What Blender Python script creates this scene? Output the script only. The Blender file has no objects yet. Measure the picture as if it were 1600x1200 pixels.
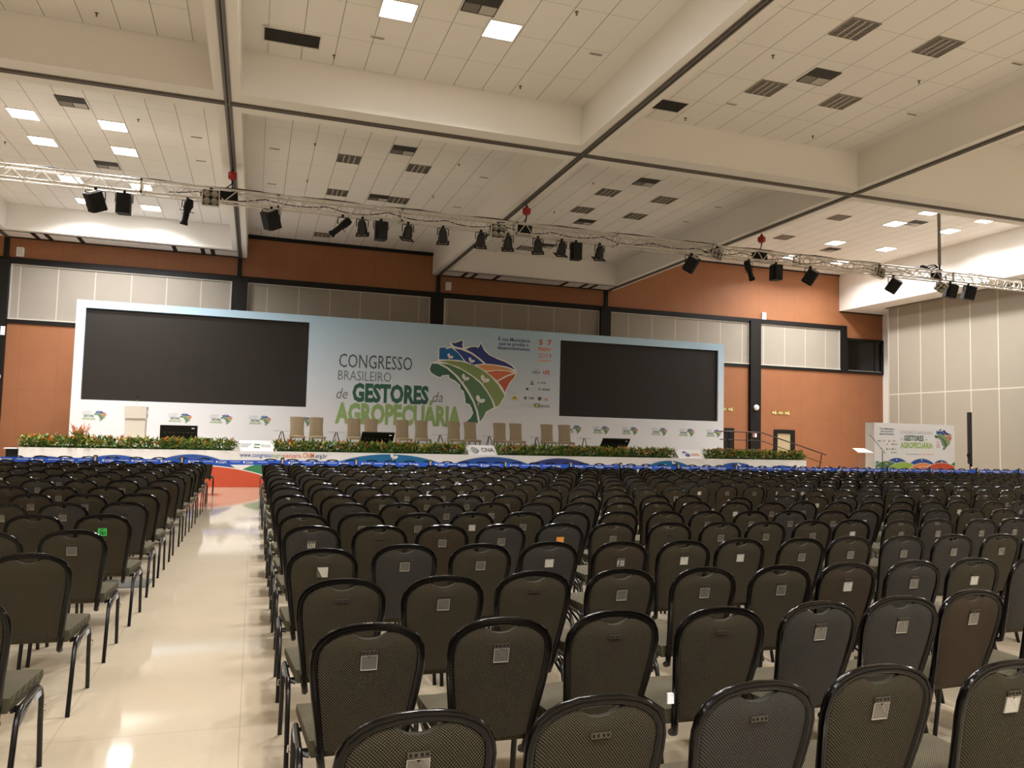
import bpy, math, random
from mathutils import Vector, Matrix
random.seed(7)
SC = bpy.context.scene
COL = SC.collection

# ------------------------------------------------------------------ camera
F_PX = 1220.65
YAW, PITCH, ROLL = 0.31718981, 0.06684853, 0.02494396
CAM_H = 1.634
cy_, sy_, cp_, sp_ = math.cos(YAW), math.sin(YAW), math.cos(PITCH), math.sin(PITCH)
FWD = Vector((sy_*cp_, cy_*cp_, sp_))
_r0 = Vector((cy_, -sy_, 0.0)); _u0 = _r0.cross(FWD)
RIGHT = _r0*math.cos(ROLL) + _u0*math.sin(ROLL)
UP = -_r0*math.sin(ROLL) + _u0*math.cos(ROLL)
EYE = Vector((0, 0, CAM_H))
cam_d = bpy.data.cameras.new('camera'); cam = bpy.data.objects.new('camera', cam_d); COL.objects.link(cam)
cam_d.sensor_width = 36; cam_d.sensor_fit = 'HORIZONTAL'; cam_d.lens = F_PX*36/1600
cam_d.clip_start = 0.05; cam_d.clip_end = 200
m = Matrix.Identity(4)
for i in range(3):
    m[i][0], m[i][1], m[i][2], m[i][3] = RIGHT[i], UP[i], -FWD[i], EYE[i]
cam.matrix_world = m
SC.camera = cam

# ------------------------------------------------------------------ light and exposure
w = bpy.data.worlds.new('world'); SC.world = w; w.use_nodes = True
w.node_tree.nodes['Background'].inputs[0].default_value = (0.9, 0.8, 0.65, 1)
w.node_tree.nodes['Background'].inputs[1].default_value = 0.02
SC.view_settings.view_transform = 'Standard'
SC.view_settings.look = 'None'
SC.view_settings.gamma = 1.0
SC.view_settings.use_curve_mapping = False
SC.view_settings.exposure = 1.46
LAMP_STRENGTH = 8.0
LAMP_WATT = 70.0
LAMP_COLOR = (1.0, 0.99, 0.985)

def ray(x, y): return RIGHT*((x-800)/F_PX) - UP*((y-600)/F_PX) + FWD
def atY(x, y, Y): d = ray(x, y); return EYE + d*(Y/d.y)
def atZ(x, y, Z): d = ray(x, y); return EYE + d*((Z-CAM_H)/d.z)

# ------------------------------------------------------------------ materials
def lin(c):
    return tuple(((v/255)/12.92 if v/255 <= 0.04045 else ((v/255+0.055)/1.055)**2.4) for v in c)
MATS = {}
def mat(name, color, rough=0.6, metal=0.0, spec=0.5, coat=0.0, noise=0.0, nscale=3.0, emit=None, estr=0.0, alpha=None, trans=None, bump=0.0, srgb=True):
    if name in MATS: return MATS[name]
    M = bpy.data.materials.new(name); M.use_nodes = True
    nt = M.node_tree; B = nt.nodes['Principled BSDF']
    c = lin(color) if srgb else color
    B.inputs['Base Color'].default_value = (*c, 1)
    B.inputs['Roughness'].default_value = rough
    B.inputs['Metallic'].default_value = metal
    B.inputs['Specular IOR Level'].default_value = spec
    B.inputs['Coat Weight'].default_value = coat
    B.inputs['Coat Roughness'].default_value = 0.08
    if emit:
        B.inputs['Emission Color'].default_value = (*emit, 1); B.inputs['Emission Strength'].default_value = estr
    if alpha is not None: B.inputs['Alpha'].default_value = alpha
    if trans is not None: B.inputs['Transmission Weight'].default_value = trans
    if noise > 0:
        tc = nt.nodes.new('ShaderNodeTexCoord'); n = nt.nodes.new('ShaderNodeTexNoise')
        n.inputs['Scale'].default_value = nscale; n.inputs['Detail'].default_value = 4
        nt.links.new(tc.outputs['Object'], n.inputs['Vector'])
        mx = nt.nodes.new('ShaderNodeMix'); mx.data_type = 'RGBA'
        mx.inputs[6].default_value = (*[v*(1-noise) for v in c], 1); mx.inputs[7].default_value = (*[min(1, v*(1+noise)) for v in c], 1)
        nt.links.new(n.outputs['Fac'], mx.inputs[0]); nt.links.new(mx.outputs[2], B.inputs['Base Color'])
        if bump > 0:
            bp = nt.nodes.new('ShaderNodeBump'); bp.inputs['Strength'].default_value = bump; bp.inputs['Distance'].default_value = 0.01
            nt.links.new(n.outputs['Fac'], bp.inputs['Height']); nt.links.new(bp.outputs['Normal'], B.inputs['Normal'])
    MATS[name] = M
    return M

def math_node(nt, op, a, b=None, c=None):
    n = nt.nodes.new('ShaderNodeMath'); n.operation = op
    for i, v in enumerate((a, b, c)):
        if v is None: continue
        if isinstance(v, (int, float)): n.inputs[i].default_value = v
        else: nt.links.new(v, n.inputs[i])
    return n.outputs[0]

def line_mask(nt, coord, pitch, width, off=0.0):
    """1 on thin lines every pitch along a coordinate"""
    a = math_node(nt, 'ADD', coord, -off + width/2)
    f = math_node(nt, 'FLOORED_MODULO', a, pitch)
    return math_node(nt, 'LESS_THAN', f, width)

def grid_mat(name, color, line, specs, rough=0.7, noise=0.04, nscale=2.0, spec=0.3, coat=0.0, fine=None, tile_var=0.0):
    """specs: list of (axis, pitch, width, offset)"""
    M = bpy.data.materials.new(name); M.use_nodes = True; MATS[name] = M
    nt = M.node_tree; B = nt.nodes['Principled BSDF']
    B.inputs['Roughness'].default_value = rough; B.inputs['Specular IOR Level'].default_value = spec
    B.inputs['Coat Weight'].default_value = coat; B.inputs['Coat Roughness'].default_value = 0.05
    tc = nt.nodes.new('ShaderNodeTexCoord'); sx = nt.nodes.new('ShaderNodeSeparateXYZ')
    nt.links.new(tc.outputs['Object'], sx.inputs[0])
    c = lin(color); l = lin(line)
    n = nt.nodes.new('ShaderNodeTexNoise'); n.inputs['Scale'].default_value = nscale; n.inputs['Detail'].default_value = 5
    nt.links.new(tc.outputs['Object'], n.inputs['Vector'])
    mx = nt.nodes.new('ShaderNodeMix'); mx.data_type = 'RGBA'
    mx.inputs[6].default_value = (*[v*(1-noise) for v in c], 1); mx.inputs[7].default_value = (*[min(1, v*(1+noise)) for v in c], 1)
    nt.links.new(n.outputs['Fac'], mx.inputs[0])
    out = mx.outputs[2]
    if fine:
        n2 = nt.nodes.new('ShaderNodeTexNoise'); n2.inputs['Scale'].default_value = fine[0]; n2.inputs['Detail'].default_value = 2
        nt.links.new(tc.outputs['Object'], n2.inputs['Vector'])
        m2 = nt.nodes.new('ShaderNodeMix'); m2.data_type = 'RGBA'; m2.blend_type = 'MULTIPLY'
        m2.inputs[0].default_value = fine[1]
        nt.links.new(out, m2.inputs[6]); nt.links.new(n2.outputs['Color'], m2.inputs[7]); out = m2.outputs[2]
    for ax, p, wd, off in specs:
        k = line_mask(nt, sx.outputs['XYZ'.index(ax)], p, wd, off)
        m3 = nt.nodes.new('ShaderNodeMix'); m3.data_type = 'RGBA'
        nt.links.new(k, m3.inputs[0]); nt.links.new(out, m3.inputs[6]); m3.inputs[7].default_value = (*l, 1); out = m3.outputs[2]
    nt.links.new(out, B.inputs['Base Color'])
    return M

def dot_fabric(name, base, dot, pitch=0.0092):
    M = bpy.data.materials.new(name); M.use_nodes = True; MATS[name] = M
    nt = M.node_tree; B = nt.nodes['Principled BSDF']
    B.inputs['Roughness'].default_value = 0.85; B.inputs['Specular IOR Level'].default_value = 0.25
    tc = nt.nodes.new('ShaderNodeTexCoord'); sx = nt.nodes.new('ShaderNodeSeparateXYZ')
    nt.links.new(tc.outputs['Object'], sx.inputs[0])
    k = 2*math.pi/pitch
    yz = math_node(nt, 'ADD', sx.outputs[2], sx.outputs[1])
    a = sx.outputs[0]; b = yz
    sa = math_node(nt, 'SINE', math_node(nt, 'MULTIPLY', a, k)); sb = math_node(nt, 'SINE', math_node(nt, 'MULTIPLY', b, k*1.12))
    pr = math_node(nt, 'MULTIPLY', sa, sb)
    g = math_node(nt, 'GREATER_THAN', pr, 0.36)
    n = nt.nodes.new('ShaderNodeTexNoise'); n.inputs['Scale'].default_value = 6; n.inputs['Detail'].default_value = 3
    nt.links.new(tc.outputs['Object'], n.inputs['Vector'])
    mx = nt.nodes.new('ShaderNodeMix'); mx.data_type = 'RGBA'
    mx.inputs[6].default_value = (*lin(base), 1); mx.inputs[7].default_value = (*lin(dot), 1)
    nt.links.new(g, mx.inputs[0])
    m2 = nt.nodes.new('ShaderNodeMix'); m2.data_type = 'RGBA'; m2.blend_type = 'MULTIPLY'; m2.inputs[0].default_value = 0.35
    nt.links.new(mx.outputs[2], m2.inputs[6]); nt.links.new(n.outputs['Color'], m2.inputs[7])
    nt.links.new(m2.outputs[2], B.inputs['Base Color'])
    bp = nt.nodes.new('ShaderNodeBump'); bp.inputs['Strength'].default_value = 0.3; bp.inputs['Distance'].default_value = 0.002
    nt.links.new(pr, bp.inputs['Height']); nt.links.new(bp.outputs['Normal'], B.inputs['Normal'])
    return M

PLASTER = mat('ceiling_paint', (243, 238, 230), 0.75, spec=0.25, noise=0.02, nscale=0.8)
TILE = grid_mat('ceiling_tile', (242, 237, 229), (150, 138, 122), [('X', 0.625, 0.013, 0), ('Y', 1.25, 0.006, 0)], 0.85, 0.03, 1.2, spec=0.2)
TRACK = mat('track_metal', (112, 105, 96), 0.5, 0.3)
TRACK_PALE = mat('track_flange', (150, 144, 136), 0.45, 0.5)
WOOD = grid_mat('wood_panelling', (164, 108, 74), (136, 89, 59), [('X', 1.16, 0.012, 0.3), ('Z', 2.55, 0.010, 0.28)], 0.55, 0.10, 1.6, spec=0.3, fine=(60, 0.25))
WOOD_UP = grid_mat('wood_panelling_upper', (168, 112, 76), (134, 88, 57), [('X', 1.0, 0.010, 0.3)], 0.55, 0.10, 1.6, spec=0.3, fine=(60, 0.25))
BAND = mat('black_trim', (21, 18, 16), 0.55, spec=0.3, noise=0.1)
FABRIC = grid_mat('grey_fabric_panels', (160, 152, 140), (196, 188, 176), [('X', 1.175, 0.035, -7.97)], 0.9, 0.04, 2.0, spec=0.15)
FABRIC_SIDE = grid_mat('grey_fabric_side_panels', (152, 143, 129), (192, 183, 169), [('Y', 1.283, 0.05, 28.64), ('Z', 12.0, 0.05, 4.02)], 0.9, 0.04, 2.0, spec=0.15)
SILL = mat('pale_metal_sill', (200, 196, 186), 0.4, 0.2)
FLOOR_M = grid_mat('polished_floor', (192, 177, 153), (158, 144, 123), [('X', 0.925, 0.004, 0), ('Y', 1.85, 0.004, 4.66)], 0.055, 0.07, 1.3, spec=0.32, coat=0.0, fine=(90, 0.12))
BLACK_METAL = mat('black_lacquer', (12, 11, 11), 0.22, 0.3, coat=0.6)
BLACK_MATT = mat('black_matt', (15, 14, 14), 0.6, spec=0.3, noise=0.1)
BLACK_GRILL = mat('black_grill', (10, 10, 10), 0.6, noise=0.2, nscale=80)
ALU = mat('aluminium', (222, 216, 206), 0.4, 0.3, noise=0.04)
CHROME = mat('chrome', (220, 218, 214), 0.15, 1.0)
RED = mat('red_paint', (168, 34, 28), 0.4, noise=0.08)
WHITE = mat('white_paint', (250, 249, 250), 0.5, noise=0.02)
LAMP = mat('lamp_diffuser', (255, 250, 240), 0.6, emit=LAMP_COLOR, estr=LAMP_STRENGTH, noise=0.0)
FRAME_W = mat('fixture_frame', (222, 216, 206), 0.5, noise=0.02)
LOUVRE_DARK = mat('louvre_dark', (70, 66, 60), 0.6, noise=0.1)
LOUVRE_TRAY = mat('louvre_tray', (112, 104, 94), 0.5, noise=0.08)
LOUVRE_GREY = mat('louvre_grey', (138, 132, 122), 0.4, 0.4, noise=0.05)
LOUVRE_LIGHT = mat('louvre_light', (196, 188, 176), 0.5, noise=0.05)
SCREEN = grid_mat('led_screen', (40, 35, 31), (34, 30, 27), [('X', 0.5, 0.008, 0), ('Z', 0.5, 0.008, 0)], 0.55, 0.12, 3.0, spec=0.3)

# ------------------------------------------------------------------ mesh builder
class MB:
    def __init__(s): s.v = []; s.f = []; s.mi = []; s.sm = []; s.mats = []
    def m(s, M):
        if M not in s.mats: s.mats.append(M)
        return s.mats.index(M)
    def add(s, vs, fs, M, smooth=False):
        b = len(s.v); s.v += [tuple(p) for p in vs]; k = s.m(M)
        for f in fs: s.f.append([b+i for i in f]); s.mi.append(k); s.sm.append(smooth)
    def box(s, lo, hi, M, R=None, at=None):
        x0, y0, z0 = lo; x1, y1, z1 = hi
        vs = [Vector(p) for p in ((x0,y0,z0),(x1,y0,z0),(x1,y1,z0),(x0,y1,z0),(x0,y0,z1),(x1,y0,z1),(x1,y1,z1),(x0,y1,z1))]
        if R is not None: vs = [R @ p for p in vs]
        if at is not None: vs = [p+Vector(at) for p in vs]
        s.add(vs, [(0,3,2,1),(4,5,6,7),(0,1,5,4),(1,2,6,5),(2,3,7,6),(3,0,4,7)], M)
    def tube(s, path, r, M, n=8, flat=1.0, up=(0,0,1), cap=True, smooth=True, closed=False):
        P = [Vector(p) for p in path]; N = len(P); rings = []
        rr = r if isinstance(r, (list, tuple)) else [r]*N
        vs = []
        U = None
        for i in range(N):
            if closed: t = (P[(i+1) % N]-P[i-1])
            else: t = P[min(i+1, N-1)]-P[max(i-1, 0)]
            t.normalize()
            if U is None:
                u = Vector(up)
                if abs(u.dot(t)) > 0.95: u = Vector((1, 0, 0))
            else: u = U
            a = t.cross(u)
            if a.length < 1e-6: a = t.cross(Vector((0.3, 1, 0.2)))
            a.normalize(); b = a.cross(t); b.normalize(); U = b
            for k in range(n):
                g = 2*math.pi*(k+0.5)/n
                vs.append(P[i]+a*(rr[i]*math.cos(g))+b*(rr[i]*flat*math.sin(g)))
        fs = []
        for i in range(N if closed else N-1):
            j = (i+1) % N
            for k in range(n):
                fs.append((i*n+k, j*n+k, j*n+(k+1) % n, i*n+(k+1) % n))
        if cap and not closed:
            fs.append(tuple(range(n))); fs.append(tuple((N-1)*n+k for k in reversed(range(n))))
        s.add(vs, fs, M, smooth)
    def lathe(s, prof, M, n=16, R=None, at=(0,0,0), smooth=True, axis_cap=True):
        """prof: (radius, z) list"""
        vs = []; A = Vector(at)
        for r, z in prof:
            for k in range(n):
                g = 2*math.pi*k/n; p = Vector((r*math.cos(g), r*math.sin(g), z))
                vs.append((R @ p if R is not None else p)+A)
        fs = []
        for i in range(len(prof)-1):
            for k in range(n): fs.append((i*n+k, i*n+(k+1) % n, (i+1)*n+(k+1) % n, (i+1)*n+k))
        if axis_cap:
            fs.append(tuple(reversed(range(n)))); fs.append(tuple((len(prof)-1)*n+k for k in range(n)))
        s.add(vs, fs, M, smooth)
    def poly(s, pts, M, depth=None):
        """flat polygon; depth: vector for thickness"""
        n = len(pts); vs = [Vector(p) for p in pts]
        if depth is None: s.add(vs, [tuple(range(n))], M)
        else:
            d = Vector(depth); vs2 = vs+[p+d for p in vs]
            fs = [tuple(range(n)), tuple(range(2*n-1, n-1, -1))]+[(i, (i+1) % n, n+(i+1) % n, n+i) for i in range(n)]
            s.add(vs2, fs, M)
    def grid(s, rows, M, smooth=True):
        nr, nc = len(rows), len(rows[0]); vs = [p for r in rows for p in r]
        fs = [(i*nc+j, i*nc+j+1, (i+1)*nc+j+1, (i+1)*nc+j) for i in range(nr-1) for j in range(nc-1)]
        s.add(vs, fs, M, smooth)
    def join(s, o, R=None, at=None):
        for f, k, sm in zip(o.f, o.mi, o.sm): s.f.append([i+len(s.v) for i in f]); s.mi.append(s.m(o.mats[k])); s.sm.append(sm)
        for p in o.v:
            q = Vector(p)
            if R is not None: q = R @ q
            if at is not None: q = q+Vector(at)
            s.v.append(tuple(q))
    def mesh(s, name):
        me = bpy.data.meshes.new(name); me.from_pydata(s.v, [], s.f)
        for M in s.mats: me.materials.append(M)
        me.polygons.foreach_set('material_index', s.mi); me.polygons.foreach_set('use_smooth', s.sm)
        me.update()
        if any(s.sm): me.set_sharp_from_angle(angle=math.radians(50))
        return me
    def build(s, name, parent=None, loc=None):
        o = bpy.data.objects.new(name, s.mesh(name)); COL.objects.link(o)
        if loc is not None: o.location = loc
        if parent is not None: o.parent = parent
        return o

def tag(o, label, cat, group=None, kind=None):
    o['label'] = label; o['category'] = cat
    if group: o['group'] = group
    if kind: o['kind'] = kind
    return o
def thing(name, label, cat, loc=(0,0,0), rz=0.0, group=None):
    o = bpy.data.objects.new(name, None); COL.objects.link(o); o.empty_display_size = 0.1
    o.location = loc; o.rotation_euler = (0, 0, rz)
    return tag(o, label, cat, group)
def struct(o): o['kind'] = 'structure'; return o
def local(o, mesh_or_mb, name, parent, loc=None): return mesh_or_mb.build(name, parent, loc)
def link_mesh(name, me, parent=None, loc=None):
    o = bpy.data.objects.new(name, me); COL.objects.link(o)
    if parent is not None: o.parent = parent
    if loc is not None: o.location = loc
    return o
def copy_tree(o, parent=None):
    c = o.copy(); COL.objects.link(c)
    if parent is not None: c.parent = parent
    for ch in list(o.children): copy_tree(ch, c)
    return c
ORD = 'first second third fourth fifth sixth seventh eighth ninth tenth eleventh twelfth thirteenth fourteenth fifteenth sixteenth seventeenth eighteenth nineteenth twentieth'.split()
def ordn(i):
    if i <= 20: return ORD[i-1]
    t = {2: 'twenty', 3: 'thirty', 4: 'forty', 5: 'fifty'}[i//10]
    return t+'-'+ORD[i % 10-1] if i % 10 else {3: 'thirtieth', 4: 'fortieth', 5: 'fiftieth'}[i//10]

# text -> triangles of a flat mesh, cached in font units
_TX = {}
def text_geo(s, bold=0.0, shear=0.0):
    key = (s, bold, shear)
    if key not in _TX:
        c = bpy.data.curves.new('lettering', 'FONT'); c.body = s; c.offset = bold; c.shear = shear; c.resolution_u = 2
        o = bpy.data.objects.new('lettering', c); COL.objects.link(o)
        dg = bpy.context.evaluated_depsgraph_get(); dg.update()
        me = bpy.data.meshes.new_from_object(o.evaluated_get(dg))
        V = [(v.co.x, v.co.y) for v in me.vertices]; Fc = [tuple(p.vertices) for p in me.polygons]
        bpy.data.objects.remove(o); bpy.data.curves.remove(c); bpy.data.meshes.remove(me)
        _TX[key] = (V, Fc)
    return _TX[key]
CAP = max(p[1] for p in text_geo('H')[0])
def put_text(mb, s, x0, x1, zb, cap, y, M, bold=0.0, shear=0.0, slope=0.0):
    """lettering on a plane facing -Y: spans x0..x1, baseline zb, capital height cap"""
    V, Fc = text_geo(s, bold, shear)
    a = min(p[0] for p in V); b = max(p[0] for p in V); k = (x1-x0)/(b-a)
    mb.add([(x0+(p[0]-a)*k, y, zb+p[1]*cap/CAP) for p in V], Fc, M)

# ------------------------------------------------------------------ setting
WALL_Y = 31.0; SOFFIT = 8.134; CEIL = 9.03; CEIL_R = 9.93
XJ = [-16.1, -8.42, -0.777, 6.89, 14.51]; YJ = 16.23
XL, YB = -16.0, -12.0
fl = MB(); fl.add([(XL, YB, 0), (29.55, YB, 0), (29.55, WALL_Y, 0), (XL, WALL_Y, 0)], [(0,1,2,3)], FLOOR_M)
struct(fl.build('floor'))

# recessed ceiling bays: x0, x1, y0, y1, height, tile inset x, near, far
HW = 0.25
bays = []
cols = [(-16.1, -8.42), (-8.42, -0.777), (-0.777, 6.89), (6.89, 14.51)]
for i, (a, b) in enumerate(cols):
    y1 = 29.75 if i in (1, 3) else (WALL_Y if i == 2 else 29.75)
    bays.append((a+HW, b-HW, YJ+0.45, y1, CEIL, 'back', i))
    bays.append((a+HW, b-HW, 1.9, YJ-0.5, CEIL, 'front', i))
    bays.append((a+HW, b-HW, -11.5, 1.0, CEIL, 'rear', i))
bays.append((14.51+HW, 26.92, YJ+0.45, WALL_Y, CEIL_R, 'back', 4))
bays.append((14.51+HW, 26.92, 1.9, YJ-0.5, CEIL_R, 'front', 4))
bays.append((14.51+HW, 26.92, -11.5, 1.0, CEIL_R, 'rear', 4))
ce = MB()
xs = sorted({XL, 29.55} | {b[0] for b in bays} | {b[1] for b in bays}); xs = [x for x in xs if XL <= x <= 29.55]
ys = sorted({YB, WALL_Y} | {b[2] for b in bays} | {b[3] for b in bays})
for i in range(len(xs)-1):
    for j in range(len(ys)-1):
        cx, cyy = (xs[i]+xs[i+1])/2, (ys[j]+ys[j+1])/2
        if any(b[0] < cx < b[1] and b[2] < cyy < b[3] for b in bays): continue
        ce.add([(xs[i], ys[j], SOFFIT), (xs[i], ys[j+1], SOFFIT), (xs[i+1], ys[j+1], SOFFIT), (xs[i+1], ys[j], SOFFIT)], [(0,1,2,3)], PLASTER)
for (x0, x1, y0, y1, zc, kind, ci) in bays:
    x0 = max(x0, XL)
    for a, b in (((x0,y0),(x1,y0)), ((x1,y0),(x1,y1)), ((x1,y1),(x0,y1)), ((x0,y1),(x0,y0))):
        if a[1] == b[1] == WALL_Y: continue
        ce.add([(a[0],a[1],SOFFIT), (b[0],b[1],SOFFIT), (b[0],b[1],zc), (a[0],a[1],zc)], [(0,1,2,3)], PLASTER)
    ce.add([(x0,y0,zc), (x0,y1,zc), (x1,y1,zc), (x1,y0,zc)], [(0,1,2,3)], PLASTER)
# closing slab above everything
ce.box((XL, YB, 10.2), (29.55, WALL_Y, 10.4), PLASTER)
struct(ce.build('ceiling'))
# tiled field of every bay, its grid counted from its own corner
tile_off = {0: (-11.55, .03), 1: (-3.93, .03), 2: (-0.065, .03), 3: (9.49, .03), 4: (20.2, 0.2)}
for n, (x0, x1, y0, y1, zc, kind, ci) in enumerate(bays):
    ox = tile_off[ci][0]; oy = 20.77
    x0 = max(x0, XL)
    xa = ox+math.ceil((x0+0.30-ox)/0.625-0.3)*0.625; xb = ox+math.floor((x1-0.30-ox)/0.625+0.3)*0.625
    ya = y0+0.02; yb = y1-0.02
    t = MB(); t.box((xa-ox, ya-oy, -0.012), (xb-ox, yb-oy, 0.0), TILE)
    struct(t.build('ceiling_tiles', loc=(ox, oy, zc-0.001)))
# partition tracks let into the soffits
tn = 1
def track_along_y(x, y0, y1):
    global tn
    t = MB(); t.box((x-0.075, y0, SOFFIT-0.012), (x+0.075, y1, SOFFIT), TRACK_PALE)
    t.box((x-0.05, y0, SOFFIT-0.05), (x-0.012, y1, SOFFIT-0.005), TRACK); t.box((x+0.012, y0, SOFFIT-0.05), (x+0.05, y1, SOFFIT-0.005), TRACK)
    t.box((x-0.014, y0, SOFFIT-0.03), (x+0.02, y1, SOFFIT-0.002), BAND)
    struct(t.build('trim_%d' % tn)); tn += 1
for x in XJ[1:]: track_along_y(x, YB, WALL_Y-0.02)
t = MB(); t.box((XL, YJ-0.075, SOFFIT-0.010), (28.1, YJ+0.075, SOFFIT-0.001), TRACK_PALE)
t.box((XL, YJ-0.05, SOFFIT-0.046), (28.1, YJ-0.012, SOFFIT-0.004), TRACK); t.box((XL, YJ+0.012, SOFFIT-0.046), (28.1, YJ+0.05, SOFFIT-0.004), TRACK)
t.box((XL, YJ-0.014, SOFFIT-0.03), (28.1, YJ+0.02, SOFFIT-0.001), BAND)
struct(t.build('trim_%d' % tn)); tn += 1
# dark slots framing the plaster panels of the two ledges by the back wall
for xa, xb, bars in ((-8.42, -0.777, (-7.45, -7.05, -6.05, -3.02, -2.06, -1.72)), (6.89, 14.51, (7.84, 8.25, 9.2, 12.2, 13.1, 13.55))):
    t = MB()
    t.box((xa, 30.90, SOFFIT-0.03), (xb, 30.99, SOFFIT-0.001), BAND)
    t.box((xa, 29.98, SOFFIT-0.012), (xb, 30.02, SOFFIT-0.001), BAND)
    for b in bars: t.box((b-0.07, 30.02, SOFFIT-0.02), (b+0.07, 30.95, SOFFIT-0.001), BAND)
    struct(t.build('trim_%d' % tn)); tn += 1

# back wall
wb = MB(); wb.box((XL, WALL_Y, 0), (29.55, WALL_Y+0.3, 5.13), WOOD)
struct(wb.build('wall_back'))
wf = MB(); wf.box((XL, WALL_Y+0.01, 5.13), (27.1, WALL_Y+0.3, 7.45), FABRIC)
struct(wf.build('wall_back_fabric'))
wu = MB()
wu.box((XL, WALL_Y, 7.42), (27.3, WALL_Y+0.3, 10.2), WOOD_UP); wu.box((27.3, WALL_Y, 6.78), (29.55, WALL_Y+0.3, 10.2), WOOD_UP)
struct(wu.build('wall_back_upper'))
tr = MB()
tr.box((XL, 30.94, 7.20), (27.32, 31.05, 7.42), BAND)
tr.box((XL, 30.95, 5.12), (29.55, 31.05, 5.25), BAND)
struct(tr.build('trim_%d' % tn)); tn += 1
si = MB()
for a, b in ((-8.26, -1.02), (-0.46, 6.59), (7.12, 14.11), (14.6, 21.74), (22.32, 26.93)):
    si.box((a, 30.93, 5.25), (b, 31.02, 5.30), SILL); si.box((a, 30.97, 7.16), (b, 31.02, 7.20), SILL)
    si.box((a, 30.96, 5.3), (a+0.05, 31.02, 7.16), SILL); si.box((b-0.05, 30.96, 5.3), (b, 31.02, 7.16), SILL)
struct(si.build('trim_%d' % tn)); tn += 1
for i, (a, b, z0) in enumerate(((-8.86, -8.27, 0), (-1.01, -0.47, 0), (6.6, 7.11, 0), (14.12, 14.59, 0), (21.75, 22.31, 0))):
    p = MB(); p.box((a, 30.82, z0), (b, 31.0, 7.3), BAND)
    c = (-8.42, -0.777, 6.89, 14.4, None)[i]
    if c is not None: p.box((c-0.075, 30.9, 7.3), (c+0.075, 31.0, SOFFIT-0.05), BAND)
    struct(p.build('trim_%d' % tn)); tn += 1
q = MB(); q.box((-0.53, 30.9, CEIL-0.14), (6.64, 31.0, CEIL-0.01), BAND); q.box((14.76, 30.95, CEIL_R-0.07), (26.92, 31.0, CEIL_R-0.01), BAND)
q.box((26.93, 30.9, 5.13), (27.30, 31.05, 7.42), BAND)
q.box((26.92, 30.94, SOFFIT-0.05), (29.55, 31.0, SOFFIT-0.005), BAND)
struct(q.build('trim_%d' % tn)); tn += 1
q = MB(); q.box((7.13, 30.86, 5.3), (7.21, 30.92, 7.14), SILL); struct(q.build('trim_%d' % tn)); tn += 1
# dark internal window at the right end of the back wall
GLASS_DARK = mat('dark_glass', (30, 34, 30), 0.05, spec=0.6, trans=0.6)
ROOM_DARK = mat('unlit_booth', (74, 74, 64), 0.8, noise=0.15)
wn = MB()
wn.box((27.30, 30.93, 5.2), (27.40, 31.06, 6.84), BAND); wn.box((29.42, 30.93, 5.2), (29.55, 31.06, 6.84), BAND)
wn.box((27.3, 30.93, 6.72), (29.55, 31.06, 6.84), BAND); wn.box((27.3, 30.93, 5.13), (29.55, 31.06, 5.22), BAND)
wn.box((29.0, 31.0, 5.22), (29.1, 31.04, 6.72), BAND); wn.box((27.4, 30.96, 5.22), (29.42, 31.02, 5.27), SILL)
WIN = struct(wn.build('window_1'))
g = MB(); g.box((27.4, 31.01, 5.26), (29.42, 31.03, 6.73), GLASS_DARK); g.build('window_pane', WIN)
rm = MB(); x0, x1, y0, y1, z0, z1 = 27.3, 29.55, 31.05, 33.0, 5.13, 6.85
rm.add([(x0,y0,z0),(x1,y0,z0),(x1,y1,z0),(x0,y1,z0),(x0,y0,z1),(x1,y0,z1),(x1,y1,z1),(x0,y1,z1)], [(0,1,2,3),(7,6,5,4),(1,5,6,2),(3,2,6,7),(0,3,7,4)], ROOM_DARK)
struct(rm.build('wall_booth'))
# doors in the back wall
DOOR_P = mat('door_leaf', (176, 160, 124), 0.55, noise=0.04)
for i, (a, b) in enumerate(((19.75, 20.95), (23.14, 24.29))):
    d = MB(); d.box((a, 30.93, 0), (a+0.17, 31.0, 2.08), BAND); d.box((b-0.25, 30.93, 0), (b, 31.0, 2.08), BAND); d.box((a, 30.93, 2.08), (b, 31.0, 2.26), BAND)
    D = struct(d.build('door_%d' % (i+1)))
    e = MB(); e.box((a+0.17, 30.96, 0.01), (b-0.25, 30.995, 2.08), DOOR_P if i else BAND); e.build('door_leaf', D)
    e = MB(); e.tube([(b-0.33, 30.95, 0.95), (b-0.33, 30.90, 0.95), (b-0.45, 30.90, 0.95)], 0.012, CHROME); e.build('door_handle', D)
# right wall, corner return and the operable panels
wr = MB(); wr.box((29.55, YB, 0), (29.85, WALL_Y+0.3, 10.2), PLASTER)
struct(wr.build('wall_right'))
wp = MB(); wp.box((28.2, YB, 0), (28.35, 29.2, SOFFIT-0.01), FABRIC_SIDE)
struct(wp.build('wall_right_panels'))
q = MB(); q.box((28.12, YB, SOFFIT-0.035), (28.42, 29.35, SOFFIT-0.001), TRACK); q.box((28.17, 29.18, 0), (28.2, 29.22, SOFFIT-0.04), SILL)
struct(q.build('trim_%d' % tn)); tn += 1
wl = MB(); wl.box((XL-0.3, YB, 0), (XL, WALL_Y+0.3, 10.2), FABRIC_SIDE); struct(wl.build('wall_left'))
wc = MB(); wc.box((XL-0.3, YB-0.3, 0), (29.85, YB, 10.2), FABRIC); struct(wc.build('wall_front'))

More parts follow.
